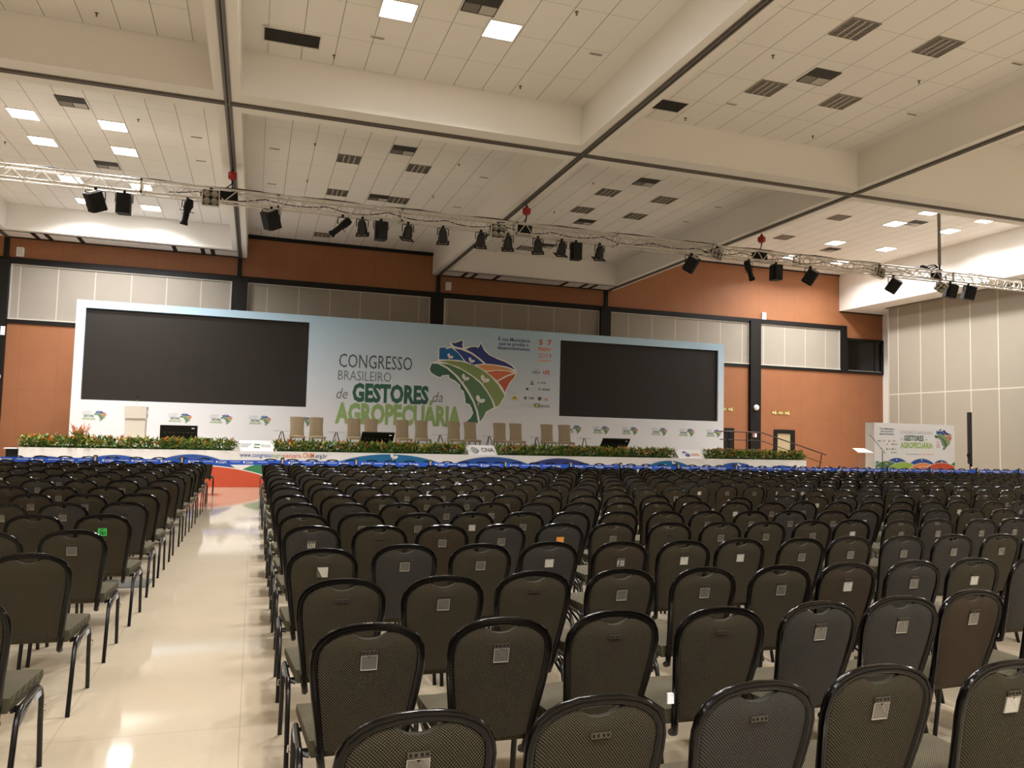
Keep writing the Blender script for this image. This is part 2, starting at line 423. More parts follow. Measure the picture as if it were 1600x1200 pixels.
# ------------------------------------------------------------------ ceiling fittings
BAY_NAME = {0: 'outer left', 1: 'left', 2: 'centre', 3: 'right centre', 4: 'far right'}
def bay_phrase(ci, kind): return {'back': 'bay over the stage', 'front': 'bay over the seats', 'rear': 'bay behind'}[kind]
def proto_light():
    T = thing('ceiling_light', 'x', 'ceiling light')
    f = MB(); a = 0.312; b = 0.288
    for lo, hi in (((-a,-a,-.02),(a,-b,0)), ((-a,b,-.02),(a,a,0)), ((-a,-b,-.02),(-b,b,0)), ((b,-b,-.02),(a,b,0))): f.box(lo, hi, FRAME_W)
    f.build('frame', T)
    d = MB(); d.box((-b, -b, -0.014), (b, b, -0.004), LAMP); d.build('diffuser', T)
    A = bpy.data.lights.new('lamp', 'AREA'); A.shape = 'SQUARE'; A.size = 0.56; A.energy = LAMP_WATT; A.color = LAMP_COLOR; A.spread = math.radians(146)
    lo_ = bpy.data.objects.new('lamp', A); COL.objects.link(lo_); lo_.parent = T; lo_.location = (0, 0, -0.024)
    return T
def proto_louvre():
    T = thing('ceiling_light', 'x', 'ceiling light')
    f = MB(); a = 0.31; b = 0.285
    for lo, hi in (((-a,-a,-.02),(a,-b,0)), ((-a,b,-.02),(a,a,0)), ((-a,-b,-.02),(-b,b,0)), ((b,-b,-.02),(a,b,0))): f.box(lo, hi, LOUVRE_GREY)
    f.build('frame', T)
    t = MB(); t.box((-b,-b,-0.008), (b,b,-0.002), LOUVRE_TRAY); t.build('tray', T)
    l = MB()
    for k in range(1, 4):
        p = -b+2*b*k/4
        l.box((p-0.014, -b, -0.02), (p+0.014, b, -0.006), LOUVRE_LIGHT)
    for k in range(1, 9):
        p = -b+2*b*k/9
        l.box((-b, p-0.008, -0.019), (b, p+0.008, -0.006), LOUVRE_GREY)
    l.build('louvre', T)
    return T
def proto_vent():
    T = thing('ceiling_vent', 'x', 'vent')
    f = MB(); a = 0.305; b = 0.285
    for lo, hi in (((-a,-a,-.02),(a,-b,0)), ((-a,b,-.02),(a,a,0)), ((-a,-b,-.02),(-b,b,0)), ((b,-b,-.02),(a,b,0)), ((-.012,-b,-.02),(.012,b,0)), ((-b,-.012,-.02),(b,.012,0))): f.box(lo, hi, LOUVRE_DARK)
    f.build('frame', T)
    pk = MB(); pk.box((-b,-b,-0.006), (b,b,-0.001), BLACK_MATT); pk.build('plenum', T)
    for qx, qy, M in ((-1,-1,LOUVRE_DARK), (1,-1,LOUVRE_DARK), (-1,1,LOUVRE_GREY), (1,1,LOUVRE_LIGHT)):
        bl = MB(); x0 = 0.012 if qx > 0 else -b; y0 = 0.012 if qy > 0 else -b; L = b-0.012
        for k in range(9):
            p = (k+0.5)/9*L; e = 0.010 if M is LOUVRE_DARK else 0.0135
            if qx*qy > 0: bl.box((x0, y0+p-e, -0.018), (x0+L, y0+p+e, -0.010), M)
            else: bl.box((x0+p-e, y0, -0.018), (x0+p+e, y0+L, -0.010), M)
        bl.build('blades', T)
    return T
_first = {}
def fitting(kind, x, y, z, label, group):
    if kind not in _first:
        _first[kind] = {'lit': proto_light, 'louvre': proto_louvre, 'vent': proto_vent}[kind](); o = _first[kind]
    else: o = copy_tree(_first[kind])
    o.location = (x, y, z-0.013); o['label'] = label; o['group'] = group
    return o
RW = ['front', 'second', 'third', 'rear', 'last']
for i, y in enumerate((20.95, 22.8, 26.05, 28.45)):
    for j, x in enumerate((-5.555, -3.62)):
        fitting('lit', x, y, CEIL, 'lit ceiling light in the %s pair, %s side, ceiling bay left of the stage' % (('nearest', 'second', 'third', 'farthest')[i], ('left', 'right')[j]), 'lit ceiling lights')
for j, x in enumerate((2.07, 3.97)):
    fitting('lit', x, 13.2, CEIL, 'lit square ceiling light at the top centre of the photo, %s of the two' % ('left', 'right')[j], 'lit ceiling lights')
for i, y in enumerate((10.9, 7.6)):  # added lamps outside the frame, for brightness and highlights on the near chairs
    for j, x in enumerate((2.07, 3.97)):
        fitting('lit', x, y, CEIL, 'added unseen fill light above the near centre seats, %s pair, %s side' % (('farther', 'nearer')[i], ('left', 'right')[j]), 'lit ceiling lights')
for i, y in enumerate((8.5, 5.5)):  # added lamps outside the frame, to light the sign wall and right-hand chairs
    for j, x in enumerate((20.0, 22.4)):
        fitting('lit', x, y, CEIL_R, 'added unseen fill light above the far right seats, %s pair, %s side' % (('farther', 'nearer')[i], ('left', 'right')[j]), 'lit ceiling lights')
for i, y in enumerate((-2.5, -6.5)):  # added lamps behind the camera, as fill for chair backs and ceiling
    for j, x in enumerate((-12.2, -5.55, -3.62, 2.07, 3.97, 9.8, 11.7, 18.0, 22.4)):
        fitting('lit', x, y, CEIL_R if x > 15 else CEIL, 'added unseen fill light behind the seats, %s row, %s from the left' % (('nearer', 'farther')[i], ORD[j]), 'lit ceiling lights')
for i, y in enumerate((21.2, 22.85, 26.0, 28.75)):
    for j, x in enumerate((22.39, 25.0)):
        fitting('lit', x, y, CEIL_R, 'lit square ceiling light in the %s pair, %s side, ceiling bay at the far right' % (('nearest', 'second', 'third', 'farthest')[i], ('left', 'right')[j]), 'lit ceiling lights')
LV = [(9.83, 10.91, 'near right bay, nearest left'), (11.7, 10.88, 'near right bay, nearest right'), (9.83, 13.45, 'near right bay, farther left'), (11.7, 13.42, 'near right bay, farther right'),
      (2.12, 21.1, 'centre stage bay, nearest left'), (4.03, 21.13, 'centre stage bay, nearest right'), (2.12, 24.25, 'centre stage bay, middle left'), (4.03, 24.3, 'centre stage bay, middle right'), (2.12, 29.75, 'centre stage bay, beside the wood wall'),
      (9.78, 21.03, 'right centre stage bay, nearest left'), (11.69, 21.04, 'right centre stage bay, nearest right'), (9.8, 22.98, 'right centre stage bay, middle left'), (11.69, 22.96, 'right centre stage bay, middle right'), (9.8, 28.6, 'right centre stage bay, beside the ledge'),
      (19.97, 23.0, 'far right bay, nearer'), (19.96, 26.1, 'far right bay, farther')]
for x, y, s in LV: fitting('louvre', x, y, CEIL_R if x > 15 else CEIL, 'unlit grey louvred ceiling light, '+s, 'unlit louvred ceiling lights')
VN = [(-4.28, 19.73, 'left stage bay, nearer the viewer'), (-4.27, 24.23, 'left stage bay, just above the truss'), (3.39, 12.5, 'between the two lit lights at the top centre'), (10.49, 12.64, 'near right bay among four louvred lights'),
      (3.39, 19.89, 'centre stage bay, nearest'), (3.4, 24.27, 'centre stage bay, beside a louvred light'), (10.38, 19.75, 'right centre stage bay, nearest'), (10.43, 24.24, 'right centre stage bay, just above the truss'), (10.43, 27.9, 'right centre stage bay, behind the truss lamps'),
      (23.01, 22.5, 'far right bay, touching a lit light'), (23.0, 27.0, 'far right bay, below a lit light')]
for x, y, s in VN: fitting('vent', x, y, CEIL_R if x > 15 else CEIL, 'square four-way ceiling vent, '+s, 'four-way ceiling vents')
for x, y, wx, s in ((0.36, 14.88, 1.0, 'long dark return grille at the far edge of the near centre bay'), (8.42, 14.94, 0.65, 'short dark return grille at the corner of the near right bay')):
    T = thing('return_grille', s, 'vent', (x, y, CEIL-0.013))
    f = MB(); a, b = wx/2, 0.25
    for lo, hi in (((-a-.03,-b-.03,-.015),(a+.03,-b,0)), ((-a-.03,b,-.015),(a+.03,b+.03,0)), ((-a-.03,-b,-.015),(-a,b,0)), ((a,-b,-.015),(a+.03,b,0))): f.box(lo, hi, FRAME_W)
    f.build('frame', T)
    g = MB(); g.box((-a,-b,-.004), (a,b,-.001), BLACK_MATT)
    for k in range(14): g.box((-a, -b+(k+.3)*b/7, -.012), (a, -b+(k+.6)*b/7, -.006), LOUVRE_DARK)
    g.build('blades', T)
SPK = mat('sprinkler_brass', (110, 98, 80), 0.4, 0.6)
def sprinkler(px, py, z, label):
    p = atZ(px, py, z-0.02); m_ = MB()
    m_.lathe([(0.001, 0.0), (0.035, 0.0), (0.03, -0.01), (0.011, -0.015), (0.01, -0.05), (0.02, -0.055), (0.02, -0.06), (0.001, -0.061)], SPK, 10, axis_cap=False)
    tag(m_.build('sprinkler_head', loc=(p.x, p.y, z-0.012)), label, 'sprinkler', 'ceiling sprinkler heads')
SP = [(522, 87, 'by the long return grille'), (813, 135, 'right of the two lit top-centre lights'), (901, 19, 'highest in the near centre bay, right side'), (492, 225, 'nearest left in the centre stage bay'), (480, 282, 'second on the left of the centre stage bay'),
      (717, 257, 'nearest right in the centre stage bay'), (677, 307, 'farther right in the centre stage bay'), (1071, 185, 'beside the short return grille'), (1208, 87, 'near right bay, left of the louvred lights'), (1436, 127, 'near right bay, right of the louvred lights'),
      (1270, 213, 'near right bay, at its far edge'), (216, 187, 'left stage bay beside a lit light'), (8, 222, 'left stage bay at the photo edge'), (927, 286, 'right centre stage bay, nearest'), (866, 331, 'right centre stage bay, farther'), (151, 21, 'near left bay in the top left corner')]
for x, y, s in SP: sprinkler(x, y, CEIL, 'small sprinkler head on the ceiling, '+s)
DT = [(307, 214, 'left stage bay, nearer'), (314, 251, 'left stage bay, farther'), (429, 232, 'centre stage bay left edge, nearer'), (425, 287, 'centre stage bay left edge, farther'), (756, 277, 'centre stage bay right edge, nearer'), (714, 323, 'centre stage bay right edge, farther'),
      (590, 58, 'under the left lit top-centre light'), (931, 84, 'near centre bay right side'), (1143, 162, 'near right bay by the short grille'), (1425, 178, 'near right bay right edge, farther'), (1590, 99, 'near right bay right edge, nearer'), (1122, 323, 'right centre stage bay, nearer'), (1072, 346, 'right centre stage bay, farther')]
for x, y, s in DT:
    p = atZ(x, y, CEIL-0.01); m_ = MB(); m_.box((-.13, -.03, -.015), (.13, .03, 0), LOUVRE_LIGHT); m_.box((-.11, -.012, -.018), (.11, .012, -.014), LOUVRE_TRAY)
    tag(m_.build('ceiling_sensor', loc=(p.x, p.y, CEIL-0.013)), 'small flat grey ceiling fitting, '+s, 'ceiling sensor', 'flat ceiling fittings')
# small boxes and signs on the back wall
for (x, z, s) in ((-8.0, 7.62, 'white speaker box on the wood wall at the far left'), (7.31, 7.7, 'white speaker box on the wood wall above the backdrop title'), (22.53, 7.57, 'white speaker box on the wood wall right of the stage')):
    m_ = MB(); m_.box((-0.11, -0.1, -0.16), (0.11, 0, 0.16), WHITE); m_.box((-0.09, -0.106, -0.14), (0.09, -0.1, 0.14), FRAME_W)
    tag(m_.build('wall_speaker', loc=(x, 31.0, z)), s, 'speaker', 'white wall speakers')
for (x, z, s) in ((22.0, 3.24, 'round white globe on the black pillar right of the backdrop'), (-8.42, 3.23, 'round white globe on the black pillar at the left edge')):
    m_ = MB(); R = Matrix.Rotation(math.pi/2, 3, 'X')
    m_.lathe([(0.001, 0), (0.06, 0.0), (0.11, 0.02), (0.135, 0.07), (0.12, 0.13), (0.07, 0.17), (0.001, 0.18)], WHITE, 18, R, axis_cap=False)
    tag(m_.build('globe_lamp', loc=(x, 30.82, z)), s, 'lamp')
GLOW = mat('photoluminescent', (212, 224, 150), 0.6, noise=0.05)
def exit_sign(px, py, label):
    p = atY(px, py, 30.98)
    T = thing('exit_sign', label, 'sign', (p.x, 30.995, p.z))
    for k, dx in enumerate((-0.36, 0, 0.36)):
        m_ = MB(); m_.box((-0.14, -0.012, -0.09), (0.14, 0, 0.09), mat('sign_green', (150, 110, 60), 0.6))
        if k == 1: put_text(m_, 'SAIDA', -0.12, 0.12, -0.04, 0.08, -0.014, GLOW, 0.03)
        else:
            s_ = 1 if k == 0 else 1
            y = -0.014
            m_.poly([(-0.12, y, 0.0), (-0.06, y, 0.06), (-0.06, y, 0.025), (0.0, y, 0.025), (0.0, y, -0.025), (-0.06, y, -0.025), (-0.06, y, -0.06)], GLOW)
            m_.poly([(0.03, y, -0.08), (0.05, y, -0.08), (0.07, y, -0.03), (0.09, y, -0.08), (0.12, y, -0.08), (0.1, y, 0.03), (0.03, y, 0.03)], GLOW)
            m_.poly([(0.06+0.025*math.cos(a), y, 0.06+0.025*math.sin(a)) for a in [i*math.pi/5 for i in range(10)]], GLOW)
        m_.build('sign_plate', T, (dx, 0, 0))
exit_sign(1220, 645, 'pale green exit pictograms on the wood wall above the door')
exit_sign(1131, 639, 'pale green exit pictograms half hidden behind the backdrop edge')
m_ = MB(); m_.box((-.1, -.03, -.12), (.1, 0, .12), WHITE); m_.box((-.09, -.034, -.11), (-0.01, -.03, .11), RED); m_.box((-.09, -.034, .05), (.09, -.03, .11), RED)
p = atY(1179, 679, 30.82); tag(m_.build('call_point_sign', loc=(p.x, 30.82, p.z)), 'small red and white fire sign on the black pillar', 'sign')
m_ = MB(); m_.box((-.06, -.06, -.15), (.06, 0, .15), WHITE); p = atY(13, 517, 30.8); tag(m_.build('emergency_light', loc=(-8.33, 30.82, p.z)), 'narrow white emergency lamp on the black pillar at the left edge', 'lamp')

# ------------------------------------------------------------------ stage, backdrop, screens
INK = {k: mat('ink_'+k, c, 0.6) for k, c in dict(grey=(86, 92, 90), midgrey=(118, 124, 122), dkgreen=(48, 98, 80), ltgreen=(148, 176, 108), navy=(52, 58, 120), red=(214, 92, 62), orange=(226, 140, 84), paleorange=(232, 170, 120),
      blue=(24, 104, 170), midblue=(46, 72, 150), deepblue=(54, 62, 134), peach=(232, 164, 104), coral=(220, 118, 76), brick=(206, 104, 74), lime=(142, 162, 100), green=(96, 132, 94), forest=(62, 106, 88), cream=(244, 242, 236), yellow=(232, 206, 60),
      teal=(20, 112, 168), royal=(44, 86, 168), stagegreen=(60, 140, 96), hillred=(212, 86, 54), purple=(94, 88, 170), limehill=(160, 196, 88), orangehill=(240, 150, 86), silver=(170, 176, 174), beltblue=(34, 92, 214)).items()}
STAGE_X0, STAGE_X1, STAGE_Y, STAGE_Z = -5.86, 19.08, 23.68, 1.03
STG = thing('stage', 'long white raised stage with painted hills along its front', 'stage', (0, STAGE_Y, 0))
DECK = mat('stage_carpet', (150, 142, 132), 0.9, noise=0.08, nscale=20)
d = MB(); d.box((STAGE_X0+0.02, 0.06, 0), (STAGE_X1-0.02, 5.9, STAGE_Z), DECK); d.build('deck', STG)
f = MB(); f.box((STAGE_X0, 0, 0), (STAGE_X1, 0.06, STAGE_Z), WHITE)
f.box((STAGE_X0, 0.06, 0), (STAGE_X0+0.02, 2.0, 1.0), WHITE); f.box((STAGE_X1-0.02, 0.06, 0), (STAGE_X1, 3.0, 1.0), WHITE)
def hill(mb, cx, zt, rx, M, y, x0, x1, z0=0.0, zc=-0.6, edge=0.028, zmax=9):
    for k, (mm, e, dy) in enumerate(((INK['cream'], edge, 0), (M, 0, -0.0012))):
        rz = zt+e-zc; r = rx+e*1.4; pts = []
        for i in range(41):
            a = math.pi*i/40; x, z = cx+r*math.cos(a), zc+rz*math.sin(a)
            if z >= z0 and x0 <= x <= x1: pts.append((x, y+dy, z))
        if len(pts) > 2: mb.poly(pts+[(pts[-1][0], y+dy, z0), (pts[0][0], y+dy, z0)], mm)
HL = [(-3.55, .86, 1.65, 'royal'), (-5.2, .8, 1.4, 'midblue'), (-1.61, .91, 1.75, 'royal'), (0.75, .745, 1.75, 'stagegreen'), (3.96, 1.0, 2.9, 'teal'), (7.19, .97, 2.4, 'royal'), (9.47, .96, 2.1, 'deepblue'), (13.45, .94, 1.7, 'teal'), (16.11, .91, 1.7, 'royal'), (18.0, .84, 1.3, 'royal'),
      (-1.6, .6, 3.0, 'hillred'), (5.7, .6, 2.0, 'stagegreen'), (11.4, .62, 2.2, 'orangehill'), (14.8, .6, 2.0, 'limehill')]
for i, (cx, zt, rx, c) in enumerate(HL): hill(f, cx, zt, rx, INK[c], -0.003-0.003*i, STAGE_X0+.01, STAGE_X1-.01)
def leafpts(cx, cz, L, ang, y, wd=0.62):
    o = []
    for i in range(12):
        t = 2*math.pi*i/12; u = L*(0.5+0.5*math.cos(t)); v = L*wd*0.5*math.sin(t)
        o.append((cx+u*math.cos(ang)-v*math.sin(ang), y, cz+u*math.sin(ang)+v*math.cos(ang)))
    return o
def sprout(mb, cx, cz, s, y, M, tilt=0.0):
    mb.poly(leafpts(cx, cz, s, math.radians(115)+tilt, y), M); mb.poly(leafpts(cx, cz, s*0.95, math.radians(25)+tilt, y), M)
    mb.poly([(cx-s*.06, y, cz+s*.05), (cx+s*.06, y, cz+s*.05), (cx-s*.1, y, cz-s*.6), (cx-s*.2, y, cz-s*.6)], M)
sprout(f, 4.04, 0.88, 0.16, -0.05, INK['cream']); sprout(f, 13.6, 0.84, 0.1, -0.05, INK['cream']); sprout(f, 16.2, 0.8, 0.1, -0.05, INK['cream'])
f.build('fascia_panel', STG)
u = MB(); zb = 0.855; segs = [('www.', 'navy', 375, 393.6), ('congresso', 'royal', 394.2, 427), ('agro', 'ltgreen', 427.6, 443), ('pecuaria', 'red', 443.3, 470.5), ('.CNM', 'orange', 471, 490.5), ('.org.br', 'navy', 491, 511)]
for s, c, a, b in segs:
    xa, xb = atY(a, 712, STAGE_Y).x, atY(b, 712, STAGE_Y).x
    put_text(u, s, xa, xb, 0.86, 0.115 if c != 'orange' else 0.14, -0.052, INK[c], 0.012)
u.build('lettering', STG)

# backdrop board with two screen openings
BDY = 28.0; BX0, BX1, BZ1 = -5.57, 18.45, 5.68
S1 = (-5.30, 1.69, 2.47, 5.43); S2 = (11.13, 18.17, 2.46, 5.40)
GRAD = bpy.data.materials.new('backdrop_print'); GRAD.use_nodes = True
nt = GRAD.node_tree; B = nt.nodes['Principled BSDF']; B.inputs['Roughness'].default_value = 0.6; B.inputs['Specular IOR Level'].default_value = 0.3
tc = nt.nodes.new('ShaderNodeTexCoord'); sx = nt.nodes.new('ShaderNodeSeparateXYZ'); nt.links.new(tc.outputs['Object'], sx.inputs[0])
mr = nt.nodes.new('ShaderNodeMapRange'); mr.inputs[1].default_value = 2.0; mr.inputs[2].default_value = 5.7; nt.links.new(sx.outputs[2], mr.inputs[0])
rp = nt.nodes.new('ShaderNodeValToRGB'); rp.color_ramp.elements[0].color = (*lin((228, 226, 226)), 1); rp.color_ramp.elements[1].color = (*lin((176, 206, 228)), 1)
nt.links.new(mr.outputs[0], rp.inputs[0]); nt.links.new(rp.outputs[0], B.inputs['Base Color'])
BD = thing('backdrop', 'wide pale blue congress backdrop board standing across the stage', 'backdrop', (0, 0, 0))
b = MB()
for lo, hi in (((BX0, STAGE_Z), (S1[0], BZ1)), ((S1[0], STAGE_Z), (S1[1], S1[2])), ((S1[0], S1[3]), (S1[1], BZ1)), ((S1[1], STAGE_Z), (S2[0], BZ1)), ((S2[0], STAGE_Z), (S2[1], S2[2])), ((S2[0], S2[3]), (S2[1], BZ1)), ((S2[1], STAGE_Z), (BX1, BZ1))):
    b.box((lo[0], BDY, lo[1]), (hi[0], BDY+0.35, hi[1]), GRAD)
b.build('board', BD)
for S, s in ((S1, 'left'), (S2, 'right')):
    m_ = MB(); m_.box((0, 0, 0), (S[1]-S[0]-0.01, 0.12, S[3]-S[2]-0.01), SCREEN)
    T = tag(m_.build('led_screen', loc=(S[0]+.005, BDY+0.09, S[2]+.005)), 'dark switched-off led screen, '+('behind the lectern left of the title' if s == 'left' else 'right of the sponsor logos'), 'screen', 'led screens in the backdrop')
PY = BDY-0.004
def bt(mb, s, x0, y0, x1, y1, xt, yt, M, bold=0.0, shear=0.0):
    """lettering from pixel baseline ends and a point at the cap line, laid on the backdrop plane"""
    a, c, t_ = atY(x0, y0, PY), atY(x1, y1, PY), atY(xt, yt, PY)
    zb = (a.z+c.z)/2
    put_text(mb, s, a.x, c.x, zb, t_.z-zb, PY, M, bold, shear)
C2 = lambda x, y: (400+x/5.3333, 480+y/5.3333)
C3 = lambda x, y: (650+x/6.316, 500+y/6.316)
def line(mb, s, cr, xa, ya, xb, yb, xt, yt, M, bold=0.0, shear=0.0):
    p, q_, r_ = cr(xa, ya), cr(xb, yb), cr(xt, yt); bt(mb, s, *p, *q_, *r_, M, bold, shear)
t = MB()
line(t, 'CONGRESSO', C2, 690, 500, 1300, 525, 995, 402, INK['grey'], 0.0)
line(t, 'BRASILEIRO', C2, 683, 606, 1125, 622, 904, 535, INK['midgrey'], -0.004)
line(t, 'de', C2, 668, 758, 762, 764, 715, 674, INK['midgrey'], 0.0, 0.25)
line(t, 'da', C2, 1470, 788, 1556, 793, 1513, 706, INK['midgrey'], 0.0, 0.25)
line(t, 'GESTORES', C2, 800, 780, 1437, 801, 1118, 653, INK['dkgreen'], 0.048)
xa, ya = C2(655, 963); xb, yb = C3(440, 1036)
bt(t, 'AGROPECUÁRIA', xa, ya, xb, yb, (xa+xb)/2, (ya+yb)/2-28.5, INK['ltgreen'], 0.05)
t.build('title_lettering', BD)
t = MB()
line(t, 'É nos Municípios', C3, 812, 205, 1125, 221, 968, 180, INK['navy'], 0.02)
line(t, 'que se produz o', C3, 820, 247, 1112, 263, 966, 222, INK['navy'], 0.02)
line(t, 'desenvolvimento.', C3, 803, 287, 1130, 307, 966, 264, INK['navy'], 0.02)
t.build('slogan_lettering', BD)
t = MB()
line(t, '5', C3, 1213, 242, 1250, 244, 1232, 195, INK['red'], 0.04); line(t, 'a', C3, 1272, 246, 1292, 247, 1282, 215, INK['paleorange'], 0.0); line(t, '7', C3, 1298, 247, 1338, 249, 1318, 200, INK['red'], 0.04)
line(t, 'nov', C3, 1208, 302, 1332, 308, 1270, 258, INK['orange'], 0.03)
line(t, '2019', C3, 1207, 376, 1336, 382, 1271, 330, INK['red'], -0.012)
line(t, 'Brasília/DF', C3, 1205, 408, 1332, 414, 1268, 392, INK['paleorange'], 0.02)
t.build('date_lettering', BD)
# map emblem
MAPR = [('blue', [(230,275),(290,268),(300,288),(350,275),(420,330),(475,405),(400,393),(300,390),(228,388)]),
 ('midblue', [(378,282),(440,292),(540,332),(615,385),(665,430),(570,442),(490,408),(440,345)]),
 ('deepblue', [(348,222),(385,228),(420,216),(450,200),(462,222),(456,250),(464,276),(420,270),(372,254)]),
 ('deepblue', [(490,288),(540,268),(585,265),(618,275),(640,232),(660,275),(675,305),(720,345),(800,385),(880,415),(940,450),(978,490),(900,460),(790,440),(690,430),(640,385),(560,325)]),
 ('peach', [(600,450),(690,440),(790,450),(900,475),(970,508),(820,490),(690,503)]),
 ('coral', [(695,514),(800,500),(900,507),(960,522),(880,552),(800,598),(750,555)]),
 ('brick', [(808,608),(900,558),(982,530),(965,570),(925,615),(885,690),(878,715),(850,660)]),
 ('lime', [(225,405),(330,400),(450,412),(560,442),(650,490),(740,560),(810,640),(875,745),(850,790),(825,835),(787,860),(760,790),(700,690),(640,610),(550,540),(420,463),(300,423)]),
 ('green', [(240,427),(330,440),(450,492),(560,562),(640,632),(700,712),(745,790),(768,862),(690,905),(665,960),(632,1005),(612,900),(570,790),(510,680),(420,560),(320,470)]),
 ('forest', [(155,430),(215,432),(300,477),(380,545),(450,630),(510,720),(560,810),(595,910),(613,1020),(495,1005),(540,965),(565,920),(550,870),(530,830),(490,820),(485,760),(470,700),(440,680),(435,640),(390,600),(330,570),(325,540),(260,545),(240,565),(200,550),(150,520),(135,485)])]
HALO = [(222,268),(290,258),(303,276),(335,266),(338,216),(385,218),(420,205),(452,188),(472,220),(466,262),(490,272),(540,258),(585,255),(614,264),(640,218),(670,272),(686,300),(728,338),(805,375),(885,405),(950,442),(992,490),(994,532),(976,574),(936,622),(896,690),(888,742),(860,795),(832,845),(796,870),(735,890),(700,912),(675,964),(640,1010),(618,1030),(480,1014),(530,962),(553,920),(540,874),(522,838),(480,828),(474,762),(460,708),(430,686),(424,644),(384,608),(322,578),(316,552),(262,555),(244,576),(196,562),(140,528),(124,485),(148,420),(215,400),(218,388)]
SPROUTS = [(330,372,40,'cream'), (540,412,42,'cream'), (478,586,52,'cream'), (668,604,62,'cream'), (622,806,62,'cream')]
# map in its own unit space, from the traced outline laid on the board plane
def C3w(x, y): p_ = atY(650+x/6.316, 500+y/6.316, PY); return (p_.x, p_.z)
t = MB()
t.poly([(C3w(*p_)[0], PY, C3w(*p_)[1]) for p_ in HALO], INK['cream'])
for i, (c, pts) in enumerate(MAPR): t.poly([(C3w(*p_)[0], PY-0.002, C3w(*p_)[1]) for p_ in pts], INK[c])
for x, y, s, c in SPROUTS:
    a = C3w(x, y); sprout(t, a[0], a[1], 1.12*s/6.316*28/F_PX, PY-0.004, INK[c], math.radians(-8))
t.build('map_emblem', BD)
def unit_map(mb, x0, z0, h, y, tint=None):
    """the map emblem at another size: x0 left, z0 bottom, h high"""
    P0 = [C3w(*p_) for p_ in HALO]; ax = min(p_[0] for p_ in P0); az = min(p_[1] for p_ in P0); k = h/(max(p_[1] for p_ in P0)-az)
    for c, pts in MAPR: mb.poly([(x0+(C3w(*p_)[0]-ax)*k, y, z0+(C3w(*p_)[1]-az)*k) for p_ in pts], INK[c])
# sponsor marks
t = MB()
def bar(x0, y0, x1, y1, M):
    a, c = C3w(x0, y0), C3w(x1, y1); t.box((a[0], PY-0.002, c[1]), (c[0], PY, a[1]), M)
def disc(x, y, r, M, inner=None):
    a = C3w(x, y); R_ = r/6.316*28/F_PX
    t.poly([(a[0]+R_*math.cos(g), PY-0.001, a[1]+R_*math.sin(g)) for g in [i*math.pi/8 for i in range(16)]], M)
for a in ((1140, 464, 1228, 468), (1262, 470, 1318, 474), (1195, 573, 1220, 577), (950, 719, 998, 723), (1152, 731, 1204, 735)): bar(*a, INK['silver'])
line(t, 'SEBRAE', C3, 1142, 522, 1226, 526, 1184, 508, INK['grey'], 0.02); bar(1172, 490, 1200, 496, INK['blue']); bar(1172, 533, 1200, 538, INK['blue'])
line(t, 'LPZ', C3, 1257, 532, 1322, 536, 1290, 500, INK['red'], 0.04)
a = [C3w(*p_) for p_ in ((1125, 638), (1145, 595), (1166, 638))]; t.poly([(p_[0], PY, p_[1]) for p_ in a], INK['grey']); a = [C3w(*p_) for p_ in ((1138, 630), (1145, 614), (1153, 630))]; t.poly([(p_[0], PY-.002, p_[1]) for p_ in a], INK['cream'])
line(t, 'OCB', C3, 1228, 628, 1280, 630, 1254, 612, INK['grey'], 0.03); bar(1196, 610, 1216, 628, INK['silver'])
disc(1095, 680, 16, INK['silver']); disc(1100, 680, 11, INK['cream']); bar(1125, 672, 1180, 676, INK['silver']); bar(1125, 684, 1180, 688, INK['silver'])
disc(1217, 682, 15, INK['silver']); line(t, 'SENAR', C3, 1244, 694, 1322, 697, 1283, 678, INK['grey'], 0.03)
a = [C3w(*p_) for p_ in ((938, 780), (974, 744), (1010, 780))]; t.poly([(p_[0], PY, p_[1]) for p_ in a], INK['yellow']); bar(938, 782, 1010, 790, INK['yellow']); bar(960, 760, 985, 774, INK['grey'])
disc(1078, 769, 17, INK['midgrey']); line(t, 'CNA', C3, 1112, 780, 1168, 783, 1140, 762, INK['grey'], 0.03)
disc(1220, 776, 20, INK['grey']); line(t, 'CNM', C3, 1246, 796, 1300, 798, 1273, 772, INK['paleorange'], 0.02)
for yy in (826, 840, 852): bar(1030, yy, 1155, yy+4, INK['silver'])
bar(1166, 824, 1222, 862, INK['stagegreen']); a = [C3w(*p_) for p_ in ((1170, 850), (1190, 832), (1220, 836), (1198, 856))]; t.poly([(p_[0], PY-.004, p_[1]) for p_ in a], INK['yellow'])
line(t, 'BRASIL', C3, 1228, 860, 1322, 864, 1275, 838, INK['midgrey'], 0.02)
t.build('sponsor_logos', BD)
# row of small emblems along the foot of the board
mini = MB()
put_text(mini, 'CONGRESSO', -0.42, -0.08, 0.13, 0.055, 0, INK['silver']); put_text(mini, 'BRASILEIRO', -0.42, -0.12, 0.05, 0.05, 0, INK['silver'])
put_text(mini, 'GESTORES', -0.36, 0.0, -0.05, 0.075, 0, INK['dkgreen'], 0.03); put_text(mini, 'AGROPECUÁRIA', -0.42, 0.06, -0.16, 0.075, 0, INK['ltgreen'], 0.03)
unit_map(mini, 0.0, -0.2, 0.42, 0)
mini.v = [(x*.82, y, z*.82) for x, y, z in mini.v]
mini_me = mini.mesh('small_emblem')
for px, py in ((147,646),(281,652),(345,656),(406,655),(471,657),(895,672),(939,673),(984,676),(1030,678),(1073,677),(1115,679)):
    p = atY(px, py, PY); link_mesh('small_emblem', mini_me, BD, (p.x, PY, 1.96))

